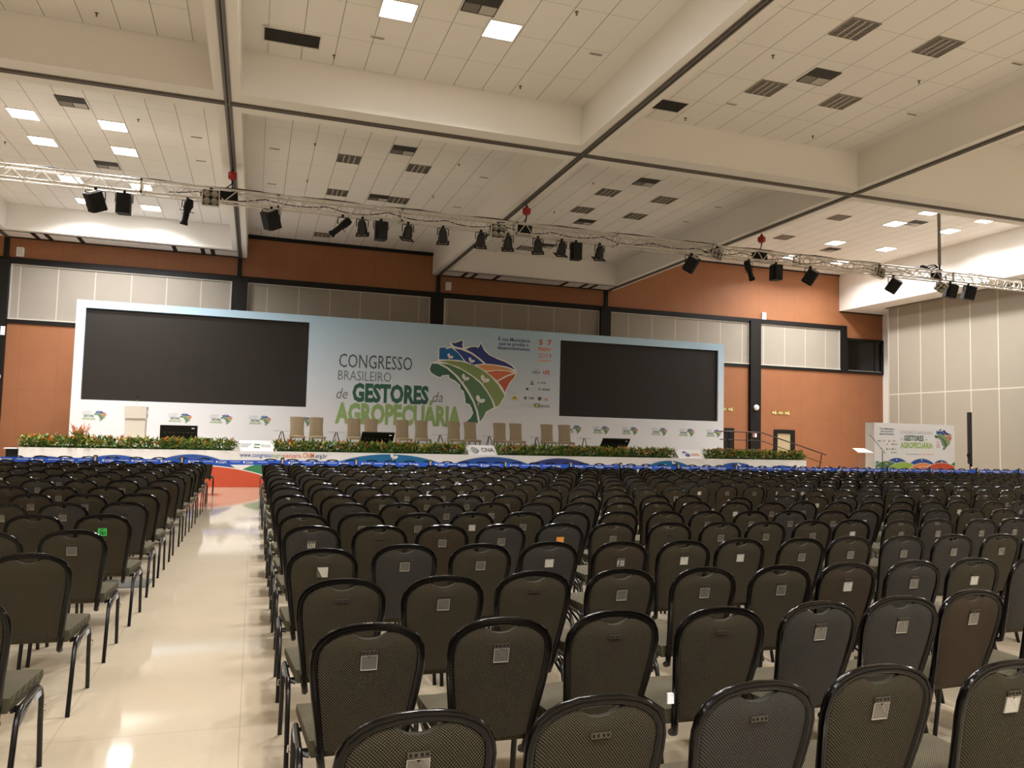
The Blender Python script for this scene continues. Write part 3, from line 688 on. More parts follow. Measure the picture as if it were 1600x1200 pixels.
# ------------------------------------------------------------------ things on the stage
CREAM = mat('cream_laminate', (226, 216, 200), 0.5, noise=0.03)
L = thing('lectern', 'cream lectern with microphone on the left of the stage', 'lectern', (-3.39, 26.0, STAGE_Z))
m_ = MB(); m_.box((-.28, -.2, 0), (.28, .2, 0.86), CREAM); m_.build('body', L)
m_ = MB(); m_.box((-.30, -.24, .87), (.30, .22, 1.22), CREAM); m_.poly([(-.3,-.24,1.221),(.3,-.24,1.221),(.3,.22,1.14),(-.3,.22,1.14)], CREAM); m_.build('top', L)
m_ = MB(); m_.tube([(0, .05, 1.2), (0, .03, 1.35), (0, 0, 1.44)], 0.008, CHROME, 6); m_.build('microphone_stem', L)
m_ = MB(); m_.lathe([(0.01, 0), (0.022, 0.02), (0.024, 0.1), (0.01, 0.13)], BLACK_MATT, 8, None, (0, 0, 1.43)); m_.build('microphone', L)
m_ = MB(); m_.box((0.30, -0.1, 1.0), (0.34, 0.0, 1.12), WHITE); m_.build('cup_holder', L)
TAN = mat('tan_upholstery', (150, 132, 104), 0.85, noise=0.06, nscale=14)
DKWOOD = mat('dark_chair_leg', (62, 48, 38), 0.5, noise=0.1)
def stage_chair_proto():
    T = thing('conference_chair', 'x', 'chair')
    b = MB(); rows = []
    def yb(z): return 0.20+0.10*((z-0.42)/0.64)**1.6
    # padded back as closed slab, slightly waisted
    for (side, th) in ((-1, -0.035), (1, 0.035)):
        r_ = []
        for i in range(9):
            z = 0.42+0.64*i/8; hw = 0.235-0.02*math.sin(math.pi*i/8)
            r_.append([(hw*u, yb(z)+th*(1-0.6*abs(u)**6), z+(0.012*(1-u*u) if i == 8 else 0)) for u in (-1, -.85, -.4, 0, .4, .85, 1)])
        if side > 0: r_ = [list(reversed(q_)) for q_ in r_]
        b.grid(r_, TAN)
    for u in (-1, 1):
        vs = []
        for i in range(9):
            z = 0.42+0.64*i/8; hw = 0.235-0.02*math.sin(math.pi*i/8)
            vs.append([(hw*u, yb(z)-0.035*0.4, z), (hw*u, yb(z)+0.035*0.4, z)])
        b.grid(vs, TAN)
    z = 1.06; b.add([(-.235, yb(z)-.014, z), (.235, yb(z)-.014, z), (.235, yb(z)+.014, z), (-.235, yb(z)+.014, z)], [(0,1,2,3)], TAN)
    b.build('backrest', T)
    s = MB(); s.box((-.24, -.25, .37), (.24, .24, .43), TAN)
    s.grid([[(x*0.24, -0.25+0.49*v, .43+.035*(1-x**4)*(1-(2*v-1)**4)) for x in (-1, -.7, 0, .7, 1)] for v in (0, .12, .5, .88, 1)], TAN)
    s.build('seat', T)
    for x in (-.2, .2):
        for y in (-.21, .2):
            l = MB(); l.tube([(x*1.02, y*1.05, 0), (x, y, .37)], [0.014, 0.02], DKWOOD, 6); l.build('leg', T)
    return T
SCX = [1.355, 1.985, 3.21, 3.765, 4.84, 5.495, 6.645, 7.25, 8.295, 8.91, 10.095, 10.78]
cp = stage_chair_proto()
SL = ['first', 'second', 'third', 'fourth', 'fifth', 'sixth', 'seventh', 'eighth', 'ninth', 'tenth', 'eleventh', 'twelfth']
for i, x in enumerate(SCX):
    o = cp if i == 0 else copy_tree(cp)
    o.location = (x, 26.35, STAGE_Z); o.rotation_euler.z = math.radians((-3, 2, 1, -2, 2, -1, 0, 2, -7, -5, -7, -8)[i]+5)
    o['label'] = 'tan high-backed chair on the stage, %s of the twelve from the lectern' % SL[i]; o['group'] = 'tan chairs on the stage'
GLASS = mat('clear_glass', (235, 240, 238), 0.03, trans=0.9, spec=0.5)
TX = [0.85, 2.55, 6.0, 7.74, 9.48, 11.3]
def table_proto():
    T = thing('side_table', 'x', 'table')
    m_ = MB(); m_.lathe([(0.26, 0.585), (0.27, 0.59), (0.27, 0.6), (0.26, 0.605)], GLASS, 24); m_.build('glass_top', T)
    m_ = MB(); m_.lathe([(0.03, 0.55), (0.05, 0.57), (0.05, 0.585)], CHROME, 10); m_.build('hub', T)
    for k in range(3):
        a = math.radians(90+120*k); l = MB(); l.tube([(0.03*math.cos(a), 0.03*math.sin(a), .57), (0.1*math.cos(a), 0.1*math.sin(a), .35), (0.2*math.cos(a), 0.2*math.sin(a), 0.0)], 0.014, BLACK_MATT if k else CHROME, 6); l.build('leg', T)
    return T
tp = table_proto()
TL = ['left of the first pair of tan chairs', 'between the first and second pairs of tan chairs', 'between the third and fourth pairs of tan chairs', 'between the fourth and fifth pairs of tan chairs', 'between the fifth and sixth pairs of tan chairs', 'right of the last pair of tan chairs']
for i, x in enumerate(TX):
    o = tp if i == 0 else copy_tree(tp)
    o.location = (x, 25.95, STAGE_Z); o['label'] = 'small glass tripod table '+TL[i]; o['group'] = 'glass side tables on the stage'
SCRB = mat('monitor_black', (14, 14, 15), 0.35, noise=0.1)
for i, (x, s) in enumerate(((-2.05, 'near the lectern'), (3.58, 'before the second pair of tan chairs'), (11.65, 'right of the last tan chair'))):
    T = thing('stage_monitor', 'black tilted monitor on the stage '+s, 'monitor', (x, 24.62, STAGE_Z), 0, 'confidence monitors')
    R = Matrix.Rotation(math.radians((6, 28, 30)[i]), 3, 'X')
    sh = (0.0, 0.12, 0.14)[i]
    def P(x_, y_, z_): q_ = R @ Vector((x_, y_, z_)); return (q_.x+sh*z_, -q_.y*-1+(-0.1), q_.z)
    m_ = MB(); vs = [P(*p_) for p_ in ((-.5,-.03,.02),(.5,-.03,.02),(.5,.03,.02),(-.5,.03,.02),(-.5,-.03,.66),(.5,-.03,.66),(.5,.03,.66),(-.5,.03,.66))]
    dz = min(v_[2] for v_ in vs); vs = [(v_[0], v_[1], v_[2]-dz+0.04) for v_ in vs]
    m_.add(vs, [(0,3,2,1),(4,5,6,7),(0,1,5,4),(1,2,6,5),(2,3,7,6),(3,0,4,7)], SCRB); m_.build('panel', T)
    m_ = MB()
    for k in range(7):
        a = Vector(vs[0])*(1-(k+1)/8)+Vector(vs[1])*((k+1)/8); b_ = Vector(vs[4])*(1-(k+1)/8)+Vector(vs[5])*((k+1)/8); c = a.lerp(b_, .68)
        m_.box((c.x-.03, c.y-.012, c.z-.01), (c.x+.03, c.y+.004, c.z+.01), LOUVRE_DARK)
    c = Vector(vs[1]).lerp(Vector(vs[5]), .88); m_.box((c.x-.16, c.y-.012, c.z-.012), (c.x-.08, c.y+.004, c.z+.012), WHITE)
    m_.build('socket_strip', T)
    m_ = MB(); m_.box((-.42, -.15, 0), (-.36, .25, .04), BLACK_MATT); m_.box((.36, -.15, 0), (.42, .25, .04), BLACK_MATT); m_.build('stand', T)
BRN = mat('brown_board', (112, 72, 46), 0.6, noise=0.15)
for x, wd, s in ((4.6, .5, 'right of the middle monitor'), (10.25, .5, 'beside the right-hand monitor'), (-1.3, .35, 'right of the left monitor')):
    m_ = MB(); m_.box((-wd/2, -.15, 0), (wd/2, .15, .31), BRN); m_.box((-wd/2-.01, -.16, .31), (wd/2+.01, .16, .33), BRN)
    tag(m_.build('wooden_box', loc=(x, 24.6, STAGE_Z)), 'low brown wooden box on the stage '+s, 'box', 'brown boxes on the stage')

# logo wedges on the stage edge
def wedge(x0, x1, lean, label, draw):
    T = thing('logo_sign', label, 'sign', ((x0+x1)/2, 23.72, STAGE_Z), 0, 'white logo signs on the stage edge')
    hw = (x1-x0)/2; m_ = MB(); H = 0.30
    vs = [(-hw, 0, 0), (hw, 0, 0), (hw, .22, 0), (-hw, .22, 0), (-hw-lean, .12, H), (hw-lean, .12, H), (hw-lean, .15, H), (-hw-lean, .15, H)]
    m_.add(vs, [(0,3,2,1),(4,5,6,7),(0,1,5,4),(1,2,6,5),(2,3,7,6),(3,0,4,7)], WHITE); m_.build('panel', T)
    g = MB(); draw(g, hw)
    g.v = [(x-lean*z/H, y-0.006+.12*z/H, z) for x, y, z in g.v]
    g.build('logo', T)
def dA(g, hw):
    for k, zz in enumerate((.19, .15, .11)): g.box((-hw+.12, -.001, zz), (-hw+.42-.05*k, 0, zz+.018), INK['silver'])
    g.poly([(-.05, 0, .2), (.12, 0, .2), (.14, 0, .17), (-.02, 0, .165)], INK['stagegreen']); g.poly([(-.04, 0, .12), (.1, 0, .115), (.13, 0, .085), (-.05, 0, .085)], INK['green']); g.box((-.05, -.001, .14), (.0, 0, .155), INK['yellow'])
    put_text(g, 'BRASIL', .16, .42, .12, .07, -.001, INK['silver'], 0.01)
def dB(g, hw):
    for k in range(6):
        pts = []; c = .12+.028*k
        top = [(-hw+.10+.32*i/8, 0, .22-.030*k+.018*math.sin(i/8*6.0+k*.4)) for i in range(9)]
        lo = 0.15*abs(k-2.5)/2.5
        top = [q_ for i, q_ in enumerate(top) if lo*4 <= i/8*4 <= 4-lo*4]
        g.poly(top+[(p_[0], 0, p_[2]-.016) for p_ in reversed(top)], INK['dkgreen'])
    put_text(g, 'CNA', .0, .42, .10, .115, -.001, INK['grey'], 0.02)
def dC(g, hw):
    g.poly([(-.28, 0, .2), (-.2, 0, .24), (-.12, 0, .225), (-.05, 0, .17), (.0, 0, .1), (-.05, 0, .06), (-.16, 0, .05), (-.22, 0, .1), (-.15, 0, .15), (-.24, 0, .17)], INK['purple'])
    g.poly([(-.2, -.001, .19), (-.1, -.001, .19), (-.06, -.001, .16), (-.16, -.001, .165)], INK['cream'])
    put_text(g, 'cnm', .04, .36, .09, .11, -.001, INK['paleorange'], 0.03)
wedge(-.45, .59, 0.0, 'white sign with grey text and green flag mark on the stage edge', dA)
wedge(6.42, 7.36, .1, 'white slanted sign with green waves and dark capitals on the stage edge', dB)
wedge(13.88, 14.9, .13, 'white slanted sign with purple map mark on the stage edge', dC)

# flower hedges along the stage edge
LEAF = [mat('leaf_dark', (54, 96, 38), 0.5, noise=0.2), mat('leaf_mid', (100, 140, 54), 0.5, noise=0.2), mat('leaf_lime', (176, 180, 80), 0.5, noise=0.2), mat('leaf_olive', (140, 134, 70), 0.55, noise=0.2)]
PET = [mat('petal_orange', (226, 128, 70), 0.55, noise=0.1), mat('petal_peach', (226, 160, 110), 0.55, noise=0.1), mat('petal_yellow', (214, 184, 74), 0.55, noise=0.1), mat('petal_red', (190, 84, 50), 0.55, noise=0.1)]
def leaf(mb, p, d, L, wd, M):
    d = Vector(d).normalized(); s = d.cross(Vector((random.uniform(-.3,.3), random.uniform(-.3,.3), 1))); s.normalize(); n = s.cross(d); P = Vector(p)
    a = P; b = P+d*L*.45+s*wd+n*L*.06; c = P+d*L-n*L*.12; e = P+d*L*.45-s*wd+n*L*.06
    mb.add([a, b, c, e], [(0,1,2),(0,2,3)], M)
def hedge(x0, x1, label, dens=300):
    T = thing('flower_hedge', label, 'flower arrangement', (x0, 23.72, STAGE_Z), 0, 'flower hedges along the stage edge'); Lx = x1-x0
    b = MB(); b.box((.05, .14, 0), (Lx-.05, .34, .06), LEAF[0]); b.build('trough', T)
    g = MB(); n = int(Lx*dens)
    for i in range(n):
        x = random.uniform(-.04, Lx+.04); y = random.uniform(0.0, .36); h0 = random.uniform(0.02, .25)
        out = -1 if y < .18 else 1; up = random.uniform(.1, 1.4)
        leaf(g, (x, y, h0), (random.uniform(-.9, .9), out*random.uniform(.0, .9), up), random.uniform(.09, .22), random.uniform(.02, .04), random.choices(LEAF, (5, 4, 2.2, 2))[0])
    for i in range(int(Lx*70)):
        x = random.uniform(-.05, Lx+.03); leaf(g, (x, random.uniform(0, .06), random.uniform(.03, .12)), (random.uniform(-.7, .7), -.6, random.uniform(-.45, .15)), random.uniform(.06, .12), .026, LEAF[random.choice((0, 0, 1, 3))])
    g.build('foliage', T)['kind'] = 'stuff'
    f_ = MB()
    for i in range(int(Lx*28)):
        x = random.uniform(0.02, Lx-.02); y = random.uniform(0.0, .3); z = random.uniform(.10, .30); M = random.choices(PET, (3, 3, 2.4, 1))[0]
        for k in range(random.randint(4, 7)): leaf(f_, (x, y, z), (random.uniform(-.8, .8), random.uniform(-1, .3), random.uniform(.2, 1.2)), random.uniform(.06, .13), .016, M)
    f_.build('blossoms', T)['kind'] = 'stuff'
    return T
hedge(-5.86, -.5, 'green and orange flower hedge at the left end of the stage edge')
hedge(.62, 6.3, 'green and orange flower hedge in front of the first tan chairs')
hedge(7.42, 13.7, 'green and orange flower hedge between the two slanted logo signs')
hedge(15.0, 19.03, 'green and orange flower hedge at the right end of the stage edge')
T = thing('flower_arrangement', 'taller orange heliconia arrangement rising left of the lectern', 'flower arrangement', (-4.6, 24.5, STAGE_Z))
g = MB()
for i in range(170): leaf(g, (random.gauss(0, .07), random.gauss(0, .06), random.uniform(.05, .36)), (random.gauss(0, .5), random.gauss(0, .4), random.uniform(.3, 1.2)), random.uniform(.12, .22), .03, random.choices(LEAF, (4, 4, 2, 1))[0])
g.build('foliage', T)['kind'] = 'stuff'
g = MB()
for i in range(26):
    a = random.uniform(-.42, .42); b_ = random.gauss(0, .2); L0 = random.uniform(.34, .48)
    base = Vector((a*.1, b_*.1, .15)); tip = base+Vector((a*.45, b_*.4, L0)); d_ = tip-base
    for k in range(5): leaf(g, base.lerp(tip, .5+.11*k), (d_.x+random.gauss(0, .08), d_.y+random.gauss(0, .08), d_.z), .10, .016, random.choice(PET[:2]))
g.build('blossoms', T)['kind'] = 'stuff'
m_ = MB(); m_.lathe([(.1, 0), (.14, .02), (.16, .2), (.13, .22)], BRN, 14); m_.build('pot', T)
m_ = MB(); m_.box((-.12, -.15, 0), (.12, .15, .98), BLACK_MATT); m_.box((-.17, -.17, .98), (.17, .17, 1.0), WHITE)
tag(m_.build('floor_box', loc=(-6.05, 23.9, 0)), 'dark box with white top at the left end of the stage', 'box')

# access ramp and rail at the right end of the stage
RAIL = mat('dark_rail', (52, 38, 32), 0.4, 0.5, noise=0.05)
T = thing('access_ramp', 'low ramp leading up to the right end of the stage', 'ramp', (19.1, 26.1, 0))
m_ = MB(); m_.add([(0,0,0),(0,1.4,0),(0,1.4,.98),(0,0,.98),(3.0,0,0),(3.0,1.4,0),(3.0,1.4,.04),(3.0,0,.04)], [(0,3,2,1),(4,5,6,7),(0,4,7,3),(1,2,6,5),(3,7,6,2),(0,1,5,4)], DECK); m_.build('slope', T)
T = thing('handrail', 'dark metal handrail sloping down beside the ramp', 'railing', (0, 26.05, 0))
pts = [(17.0, 2.03), (18.9, 2.02), (21.95, 1.2)]
m_ = MB(); m_.tube([(x, 0, z) for x, z in pts], .024, RAIL, 8); m_.build('top_rail', T)
m_ = MB(); m_.tube([(17.0, 0, 1.72), (18.9, 0, 1.7), (21.75, 0, .88)], .016, RAIL, 6); m_.build('mid_rail', T)
m_ = MB(); m_.tube([(17.0, 0, 1.36), (18.9, 0, 1.34)], .016, RAIL, 6); m_.build('low_rail', T)
for x, zt, zb_, dx in ((17.35, 2.02, STAGE_Z, 0), (18.2, 2.02, STAGE_Z, 0), (19.45, 1.87, .88, 0), (21.75, 1.25, 0.12, -.25)):
    m_ = MB(); m_.tube([(x, 0, zt), (x+dx*1.0, 0, zb_)], .02, RAIL, 8); m_.build('post', T)

# sign wall, acrylic lectern and stand to the right of the stage
SGX, SGY, SGW, SGH = 21.05, 22.5, 3.72, 2.45
T = thing('sign_wall', 'white box sign with congress title and coloured hills right of the stage', 'sign', (SGX, SGY, 0))
m_ = MB(); m_.box((0, 0, 0), (SGW, .43, SGH), WHITE); m_.build('box', T)
m_ = MB()
for i, (cx, zt, rx, c) in enumerate(((1.0, 1.20, .75, 'royal'), (2.15, 1.19, .85, 'royal'), (3.05, 1.15, .6, 'deepblue'), (3.7, 1.08, .35, 'stagegreen'), (0.05, 1.07, .75, 'stagegreen'), (.55, 1.08, .8, 'green'), (1.3, 1.05, .85, 'limehill'), (2.2, 1.03, .8, 'orangehill'), (2.3, .9, .85, 'coral'), (3.05, 1.05, .95, 'hillred'))):
    hill(m_, cx, zt, rx, INK[c], -.002-.003*i, 0, SGW, zc=0.45, edge=.016)
for x, z in ((.95, 1.12), (2.1, 1.12), (3.05, 1.08), (.5, .98)): sprout(m_, x, z, .05, -.04, INK['cream'])
m_.build('hill_print', T)
sg = lambda px, py: (atY(1320+px/7.62, 640+py/7.62, SGY).x-SGX, atY(1320+px/7.62, 640+py/7.62, SGY).z)
def st(mb, s, x0, y0, x1, y1, yt, M, bold=0.0):
    a, c = sg(x0, y0), sg(x1, y1); tt = sg((x0+x1)/2, yt); zb = (a[1]+c[1])/2; put_text(mb, s, a[0], c[0], zb, tt[1]-zb, -.003, M, bold)
m_ = MB()
st(m_, 'É nos Municípios', 418, 234, 585, 240, 218, INK['navy'], .02); st(m_, 'que se produz o', 426, 264, 582, 270, 248, INK['navy'], .02); st(m_, 'desenvolvimento.', 412, 296, 590, 302, 280, INK['navy'], .02)
st(m_, 'CONGRESSO BRASILEIRO', 660, 290, 1045, 298, 258, INK['silver'], -.01); st(m_, 'de', 668, 362, 690, 364, 335, INK['silver']); st(m_, 'da', 960, 368, 985, 370, 340, INK['silver'])
st(m_, 'GESTORES', 705, 368, 938, 374, 312, INK['dkgreen'], .03); st(m_, 'AGROPECUÁRIA', 662, 455, 1045, 460, 396, INK['limehill'], .035)
st(m_, 'www.congressoagro', 728, 534, 880, 536, 524, INK['royal'], .01); st(m_, 'pecuaria.CNM.org.br', 884, 536, 1062, 539, 526, INK['orange'], .01)
st(m_, '5 a 7', 1090, 398, 1132, 399, 382, INK['red'], .03); st(m_, 'nov', 1090, 425, 1132, 426, 408, INK['orange'], .03); st(m_, '2019', 1090, 455, 1132, 456, 434, INK['red'], 0)
m_.build('lettering', T)
m_ = MB(); a = sg(1068, 480); unit_map(m_, a[0], a[1], sg(1068, 225)[1]-a[1], -.004); m_.build('map_emblem', T)
m_ = MB()
for s, x0, x1, y, c in (('SEBRAE', 392, 428, 378, 'navy'), ('LPZ', 448, 484, 378, 'red'), ('OCB', 566, 600, 380, 'grey'), ('SENAR', 574, 626, 418, 'grey'), ('CNA', 522, 552, 476, 'grey'), ('CNM', 584, 612, 478, 'paleorange'), ('BRASIL', 580, 622, 518, 'midgrey')): st(m_, s, x0, y, x1, y+1, y-13, INK[c], .02)
for x, y, c in ((528, 375, 'grey'), (505, 412, 'silver'), (564, 412, 'green'), (502, 470, 'forest'), (570, 470, 'navy'), (432, 468, 'yellow'), (560, 512, 'stagegreen')):
    a = sg(x, y); m_.box((a[0]-.025, -.003, a[1]-.025), (a[0]+.025, 0, a[1]+.025), INK[c])
m_.build('sponsor_logos', T)
ACR = mat('acrylic', (240, 225, 212), 0.08, trans=0.85, spec=0.5)
T = thing('acrylic_lectern', 'clear acrylic lectern standing left of the white sign wall', 'lectern', (20.2, 22.2, 0))
m_ = MB(); m_.box((-.17, -.012, .03), (.17, .012, 1.3), ACR); m_.build('column', T)
m_ = MB(); m_.add([(-.36,-.25,1.36),(.3,-.25,1.36),(.3,.2,1.5),(-.2,.2,1.5),(-.36,-.25,1.38),(.3,-.25,1.38),(.3,.2,1.52),(-.2,.2,1.52)], [(0,3,2,1),(4,5,6,7),(0,1,5,4),(1,2,6,5),(2,3,7,6),(3,0,4,7)], mat('frosted_acrylic', (242, 226, 208), .3)); m_.build('top', T)
m_ = MB(); m_.box((-.25, -.2, 0), (.25, .2, .03), ACR); m_.build('base', T)
T = thing('microphone_stand', 'black boom microphone stand in front of the sign wall', 'microphone stand', (20.5, 21.55, 0))
m_ = MB(); m_.tube([(0,0,.02),(0,0,1.45)], .012, BLACK_MATT, 8); m_.build('pole', T)
m_ = MB(); m_.tube([(.13,0,1.36),(0,0,1.5),(-.46,0,1.93)], .009, BLACK_MATT, 6); m_.build('boom', T)
m_ = MB(); R = Matrix.Rotation(math.radians(-47), 3, 'Y'); m_.lathe([(.012,0),(.022,.03),(.024,.1),(.012,.13)], mat('mic_pale', (190,180,168), .4), 10, R, (-.44,0,1.91)); m_.build('microphone', T)
for k in range(3):
    a = math.radians(30+120*k); m_ = MB(); m_.tube([(0,0,.2),(.28*math.cos(a),.28*math.sin(a),.012)], .009, BLACK_MATT, 6); m_.build('leg', T)
T = thing('column_speaker', 'slim black column loudspeaker on a pole before the grey panels', 'speaker', (24.7, 21.8, 0))
m_ = MB(); m_.lathe([(.2,0),(.2,.02),(.05,.035),(.001,.036)], BLACK_MATT, 16, axis_cap=False); m_.build('base', T)
m_ = MB(); m_.tube([(0,0,.03),(0,0,1.1)], .02, BLACK_MATT, 8); m_.build('pole', T)
m_ = MB(); m_.box((-.05,-.06,1.05),(.05,.06,2.92), mat('speaker_black', (46,44,40), .6, noise=.1)); m_.build('cabinet', T)
m_ = MB(); m_.box((-.09,-.05,1.3),(-.05,.05,1.42), BLACK_MATT); m_.box((.05,-.03,.95),(.08,.03,1.1), BLACK_MATT); m_.build('bracket', T)

# ------------------------------------------------------------------ belt barriers before the front row
BELT = INK['beltblue']; BELT_W = INK['cream']; BELT_C = mat('belt_cassette', (40, 40, 42), 0.4, noise=0.1)
BX = [-7.6, -5.5, -3.44, -1.59, .71, 2.51, 4.43, 6.5, 8.41, 9.95, 11.79, 13.75, 15.89, 17.55, 19.45, 21.19, 23.2, 25.1, 27.2]
BYL = 20.22
for i, x in enumerate(BX[:-1]):
    side = ('%s from the aisle on its left' % ORD[3-i]) if i <= 3 else ('%s from the aisle on its right' % ORD[i-4])
    T = thing('belt_barrier', 'black post with printed blue belt, '+side, 'barrier', (x, BYL, 0), 0, 'blue belt barriers')
    m_ = MB(); m_.lathe([(.17,0),(.17,.02),(.05,.04),(.001,.041)], BLACK_MATT, 16, axis_cap=False); m_.build('base', T)
    m_ = MB(); m_.tube([(0,0,.03),(0,0,.86)], .028, BLACK_METAL, 10); m_.build('pole', T)
    m_ = MB(); m_.lathe([(.04,.80),(.045,.81),(.045,.95),(.035,.965),(.001,.966)], BELT_C, 12, axis_cap=False); m_.box((-.02,-.05,.82),(.02,-.042,.93), LOUVRE_LIGHT); m_.build('cassette', T)
    m_ = MB(); Lb = BX[i+1]-x; n = 12; zs = []
    rows = [[(0.045+(Lb-.09)*k/n, 0, z-.012*math.sin(math.pi*k/n)) for k in range(n+1)] for z in (.79, .90)]
    m_.grid(rows, BELT, False)
    rows2 = [[(p_[0], .002, p_[2]) for p_ in reversed(r_)] for r_ in rows]; m_.grid(rows2, BELT, False)
    xx = .2
    while xx < Lb-.3:
        put_text(m_, 'CNM', xx, xx+.17, .818-.012*math.sin(math.pi*xx/Lb), .05, -.003, BELT_W, .02); m_.box((xx-.06, -.003, .82), (xx-.02, -.0015, .865), BELT_W)
        if xx+.55 < Lb-.05: m_.box((xx+.27, -.003, .845), (xx+.5, -.0015, .856), BELT_W)
        xx += .62
    m_.build('belt', T)

# ------------------------------------------------------------------ lighting truss
TY, TZ0, TZ1, TW = 20.2, 7.20, 7.49, 0.29
TR = thing('lighting_truss', 'long aluminium box truss spanning the hall below the ceiling', 'truss', (0, TY, 0))
nodes = [-9.0, -5.9, -2.79, .33, 3.44, 6.6, 9.65, 12.81, 15.92, 19.0, 22.1, 25.2, 27.6]
for a, b in zip(nodes[:-1], nodes[1:]):
    m_ = MB(); c4 = [(-TW/2, TZ0), (TW/2, TZ0), (TW/2, TZ1), (-TW/2, TZ1)]
    for y, z in c4: m_.tube([(a, y, z), (b, y, z)], .025, ALU, 8)
    n = round((b-a)/(.34 if b < 1 else .235)); n += n % 2; st_ = (b-a-.12)/n
    for y in (-TW/2, TW/2):
        for i in range(n):
            z0_, z1_ = (TZ0, TZ1) if i % 2 == 0 else (TZ1, TZ0)
            m_.tube([(a+.06+i*st_, y, z0_), (a+.06+(i+1)*st_, y, z1_)], .0135, ALU, 5, cap=False)
    for z in (TZ0, TZ1):
        for i in range(0, n+1, 2): m_.tube([(a+.06+i*st_, -TW/2, z), (a+.06+i*st_, TW/2, z)], .011, ALU, 5, cap=False)
    for xx in (a+.012, b-.012):
        for k in range(4):
            p_, q_ = c4[k], c4[(k+1) % 4]; m_.box((xx-.012, min(p_[0], q_[0])-.026, min(p_[1], q_[1])-.026), (xx+.012, max(p_[0], q_[0])+.026, max(p_[1], q_[1])+.026), ALU)
    m_.build('truss_section', TR)
# cables lying on the truss
m_ = MB(); pts = []
for i in range(150):
    x = -8.5+35.5*i/149; pts.append((x, TY-.06+.05*math.sin(i*.7), TZ1+.042+.012*abs(math.sin(i*1.3))))
m_.tube(pts, .016, BLACK_MATT, 6)
tag(m_.build('power_cable'), 'black power cable lying along the top of the truss', 'cable')
m_ = MB(); pts = []
for i in range(170):
    x = -2.2+27.0*i/169; s_ = (x % 1.55)/1.55; pts.append((x, TY+.05, TZ0+.10+.11*(2*s_-1)**2+.02*math.sin(x*2.3)))
m_.tube(pts, .012, BLACK_MATT, 6)
tag(m_.build('power_cable'), 'black cable drooping in loops inside the truss', 'cable')
# hoists
for i, (x, s) in enumerate(((-.777, 'red chain hoist on the truss over the left aisle'), (6.93, 'red chain hoist on the truss above the title'), (14.62, 'red chain hoist on the truss above the right screen'), (21.67, 'truss hanger on a long grey strap at the right'))):
    zt = SOFFIT-.05 if i < 3 else CEIL_R-.014
    T = thing('chain_hoist', s, 'hoist', (x, TY, 0))
    m_ = MB()
    if i < 3:
        m_.lathe([(.02, 7.77), (.08, 7.79), (.105, 7.86), (.105, 7.92), (.07, 7.99), (.02, 8.0)], RED, 12); m_.box((-.1, -.06, 7.82), (.1, .06, 7.96), RED)
        m_.build('motor', T)
        m_ = MB(); m_.tube([(0, 0, 7.98), (0, 0, zt)], .013, BLACK_MATT, 6); m_.lathe([(.03, 8.0), (.04, 8.02), (.02, 8.05)], BLACK_MATT, 8); m_.build('chain', T)
        m_ = MB(); m_.tube([(0, 0, 7.78), (0, 0, TZ1+.2)], .02, BLACK_MATT, 6); m_.tube([(0, 0, TZ1+.2), (-.16, -.14, TZ1)], .014, BLACK_MATT, 6); m_.tube([(0, 0, TZ1+.2), (.0, .14, TZ1)], .014, BLACK_MATT, 6); m_.build('sling', T)
    else:
        m_.box((-.05, -.02, TZ1+.25), (.05, .02, zt), mat('grey_strap', (128, 124, 116), .7, noise=.1)); m_.build('strap', T)
        m_ = MB(); m_.tube([(0, 0, TZ1+.26), (0, 0, TZ1+.06)], .03, BLACK_MATT, 8); m_.box((-.07, -.05, TZ1+.02), (.07, .05, TZ1+.1), BLACK_MATT); m_.build('hook', T)
    m_ = MB(); m_.box((-.28, -.1, TZ0+.03), (.14 if i < 3 else -.02, .1, TZ1-.03), BLACK_MATT); m_.build('chain_bag', T)
    if i == 3:
        m_ = MB()
        for k in range(4): m_.tube([(-.75+.62*j/10, .08*math.sin(j+k), TZ1+.05+.04*k+.05*math.sin(j*.7+k)) for j in range(11)], .02, BLACK_MATT, 6)
        tag(m_.build('cable_coil', loc=(x, TY, 0)), 'coil of black cable on top of the truss beside the grey strap', 'cable')

# fixtures
LENS = mat('lamp_glass', (150, 146, 136), .12, .6)
def clamp_yoke(T, wdt, drop):
    m_ = MB(); m_.tube([(0, 0, .0), (0, 0, -.05)], .014, BLACK_MATT, 6); m_.box((-.03, -.03, -.02), (.03, .03, .05), BLACK_MATT); m_.build('clamp', T)
    m_ = MB(); m_.tube([(-wdt, 0, -drop), (-wdt, 0, -.06), (-wdt*.8, 0, -.045), (wdt*.8, 0, -.045), (wdt, 0, -.06), (wdt, 0, -drop)], .012, BLACK_MATT, 6); m_.build('yoke', T)
def Rm(pitch, roll, yaw):
    return Matrix.Rotation(yaw, 3, 'Z') @ Matrix.Rotation(roll, 3, 'Y') @ Matrix.Rotation(pitch, 3, 'X')
CAN = mat('par_can_black', (44, 42, 40), .45, .3, noise=.1)
def par_can(T, R):
    clamp_yoke(T, .15, .24); c = Vector((0, 0, -.26))
    m_ = MB(); m_.lathe([(.03, .20), (.07, .19), (.10, .15), (.115, .08), (.115, .0), (.13, -.03), (.13, -.16), (.10, -.16)], CAN, 18, R, c); m_.build('can', T)
    m_ = MB(); m_.lathe([(.001, -.13), (.11, -.13)], LENS, 16, R, c, axis_cap=False); m_.build('lens', T)
    m_ = MB(); a = .17
    for lo, hi in (((-a,-a,-.185),(a,-.11,-.17)), ((-a,.11,-.185),(a,a,-.17)), ((-a,-.11,-.185),(-.11,.11,-.17)), ((.11,-.11,-.185),(a,.11,-.17))): m_.box(lo, hi, BLACK_MATT, R, c)
    m_.build('filter_frame', T)
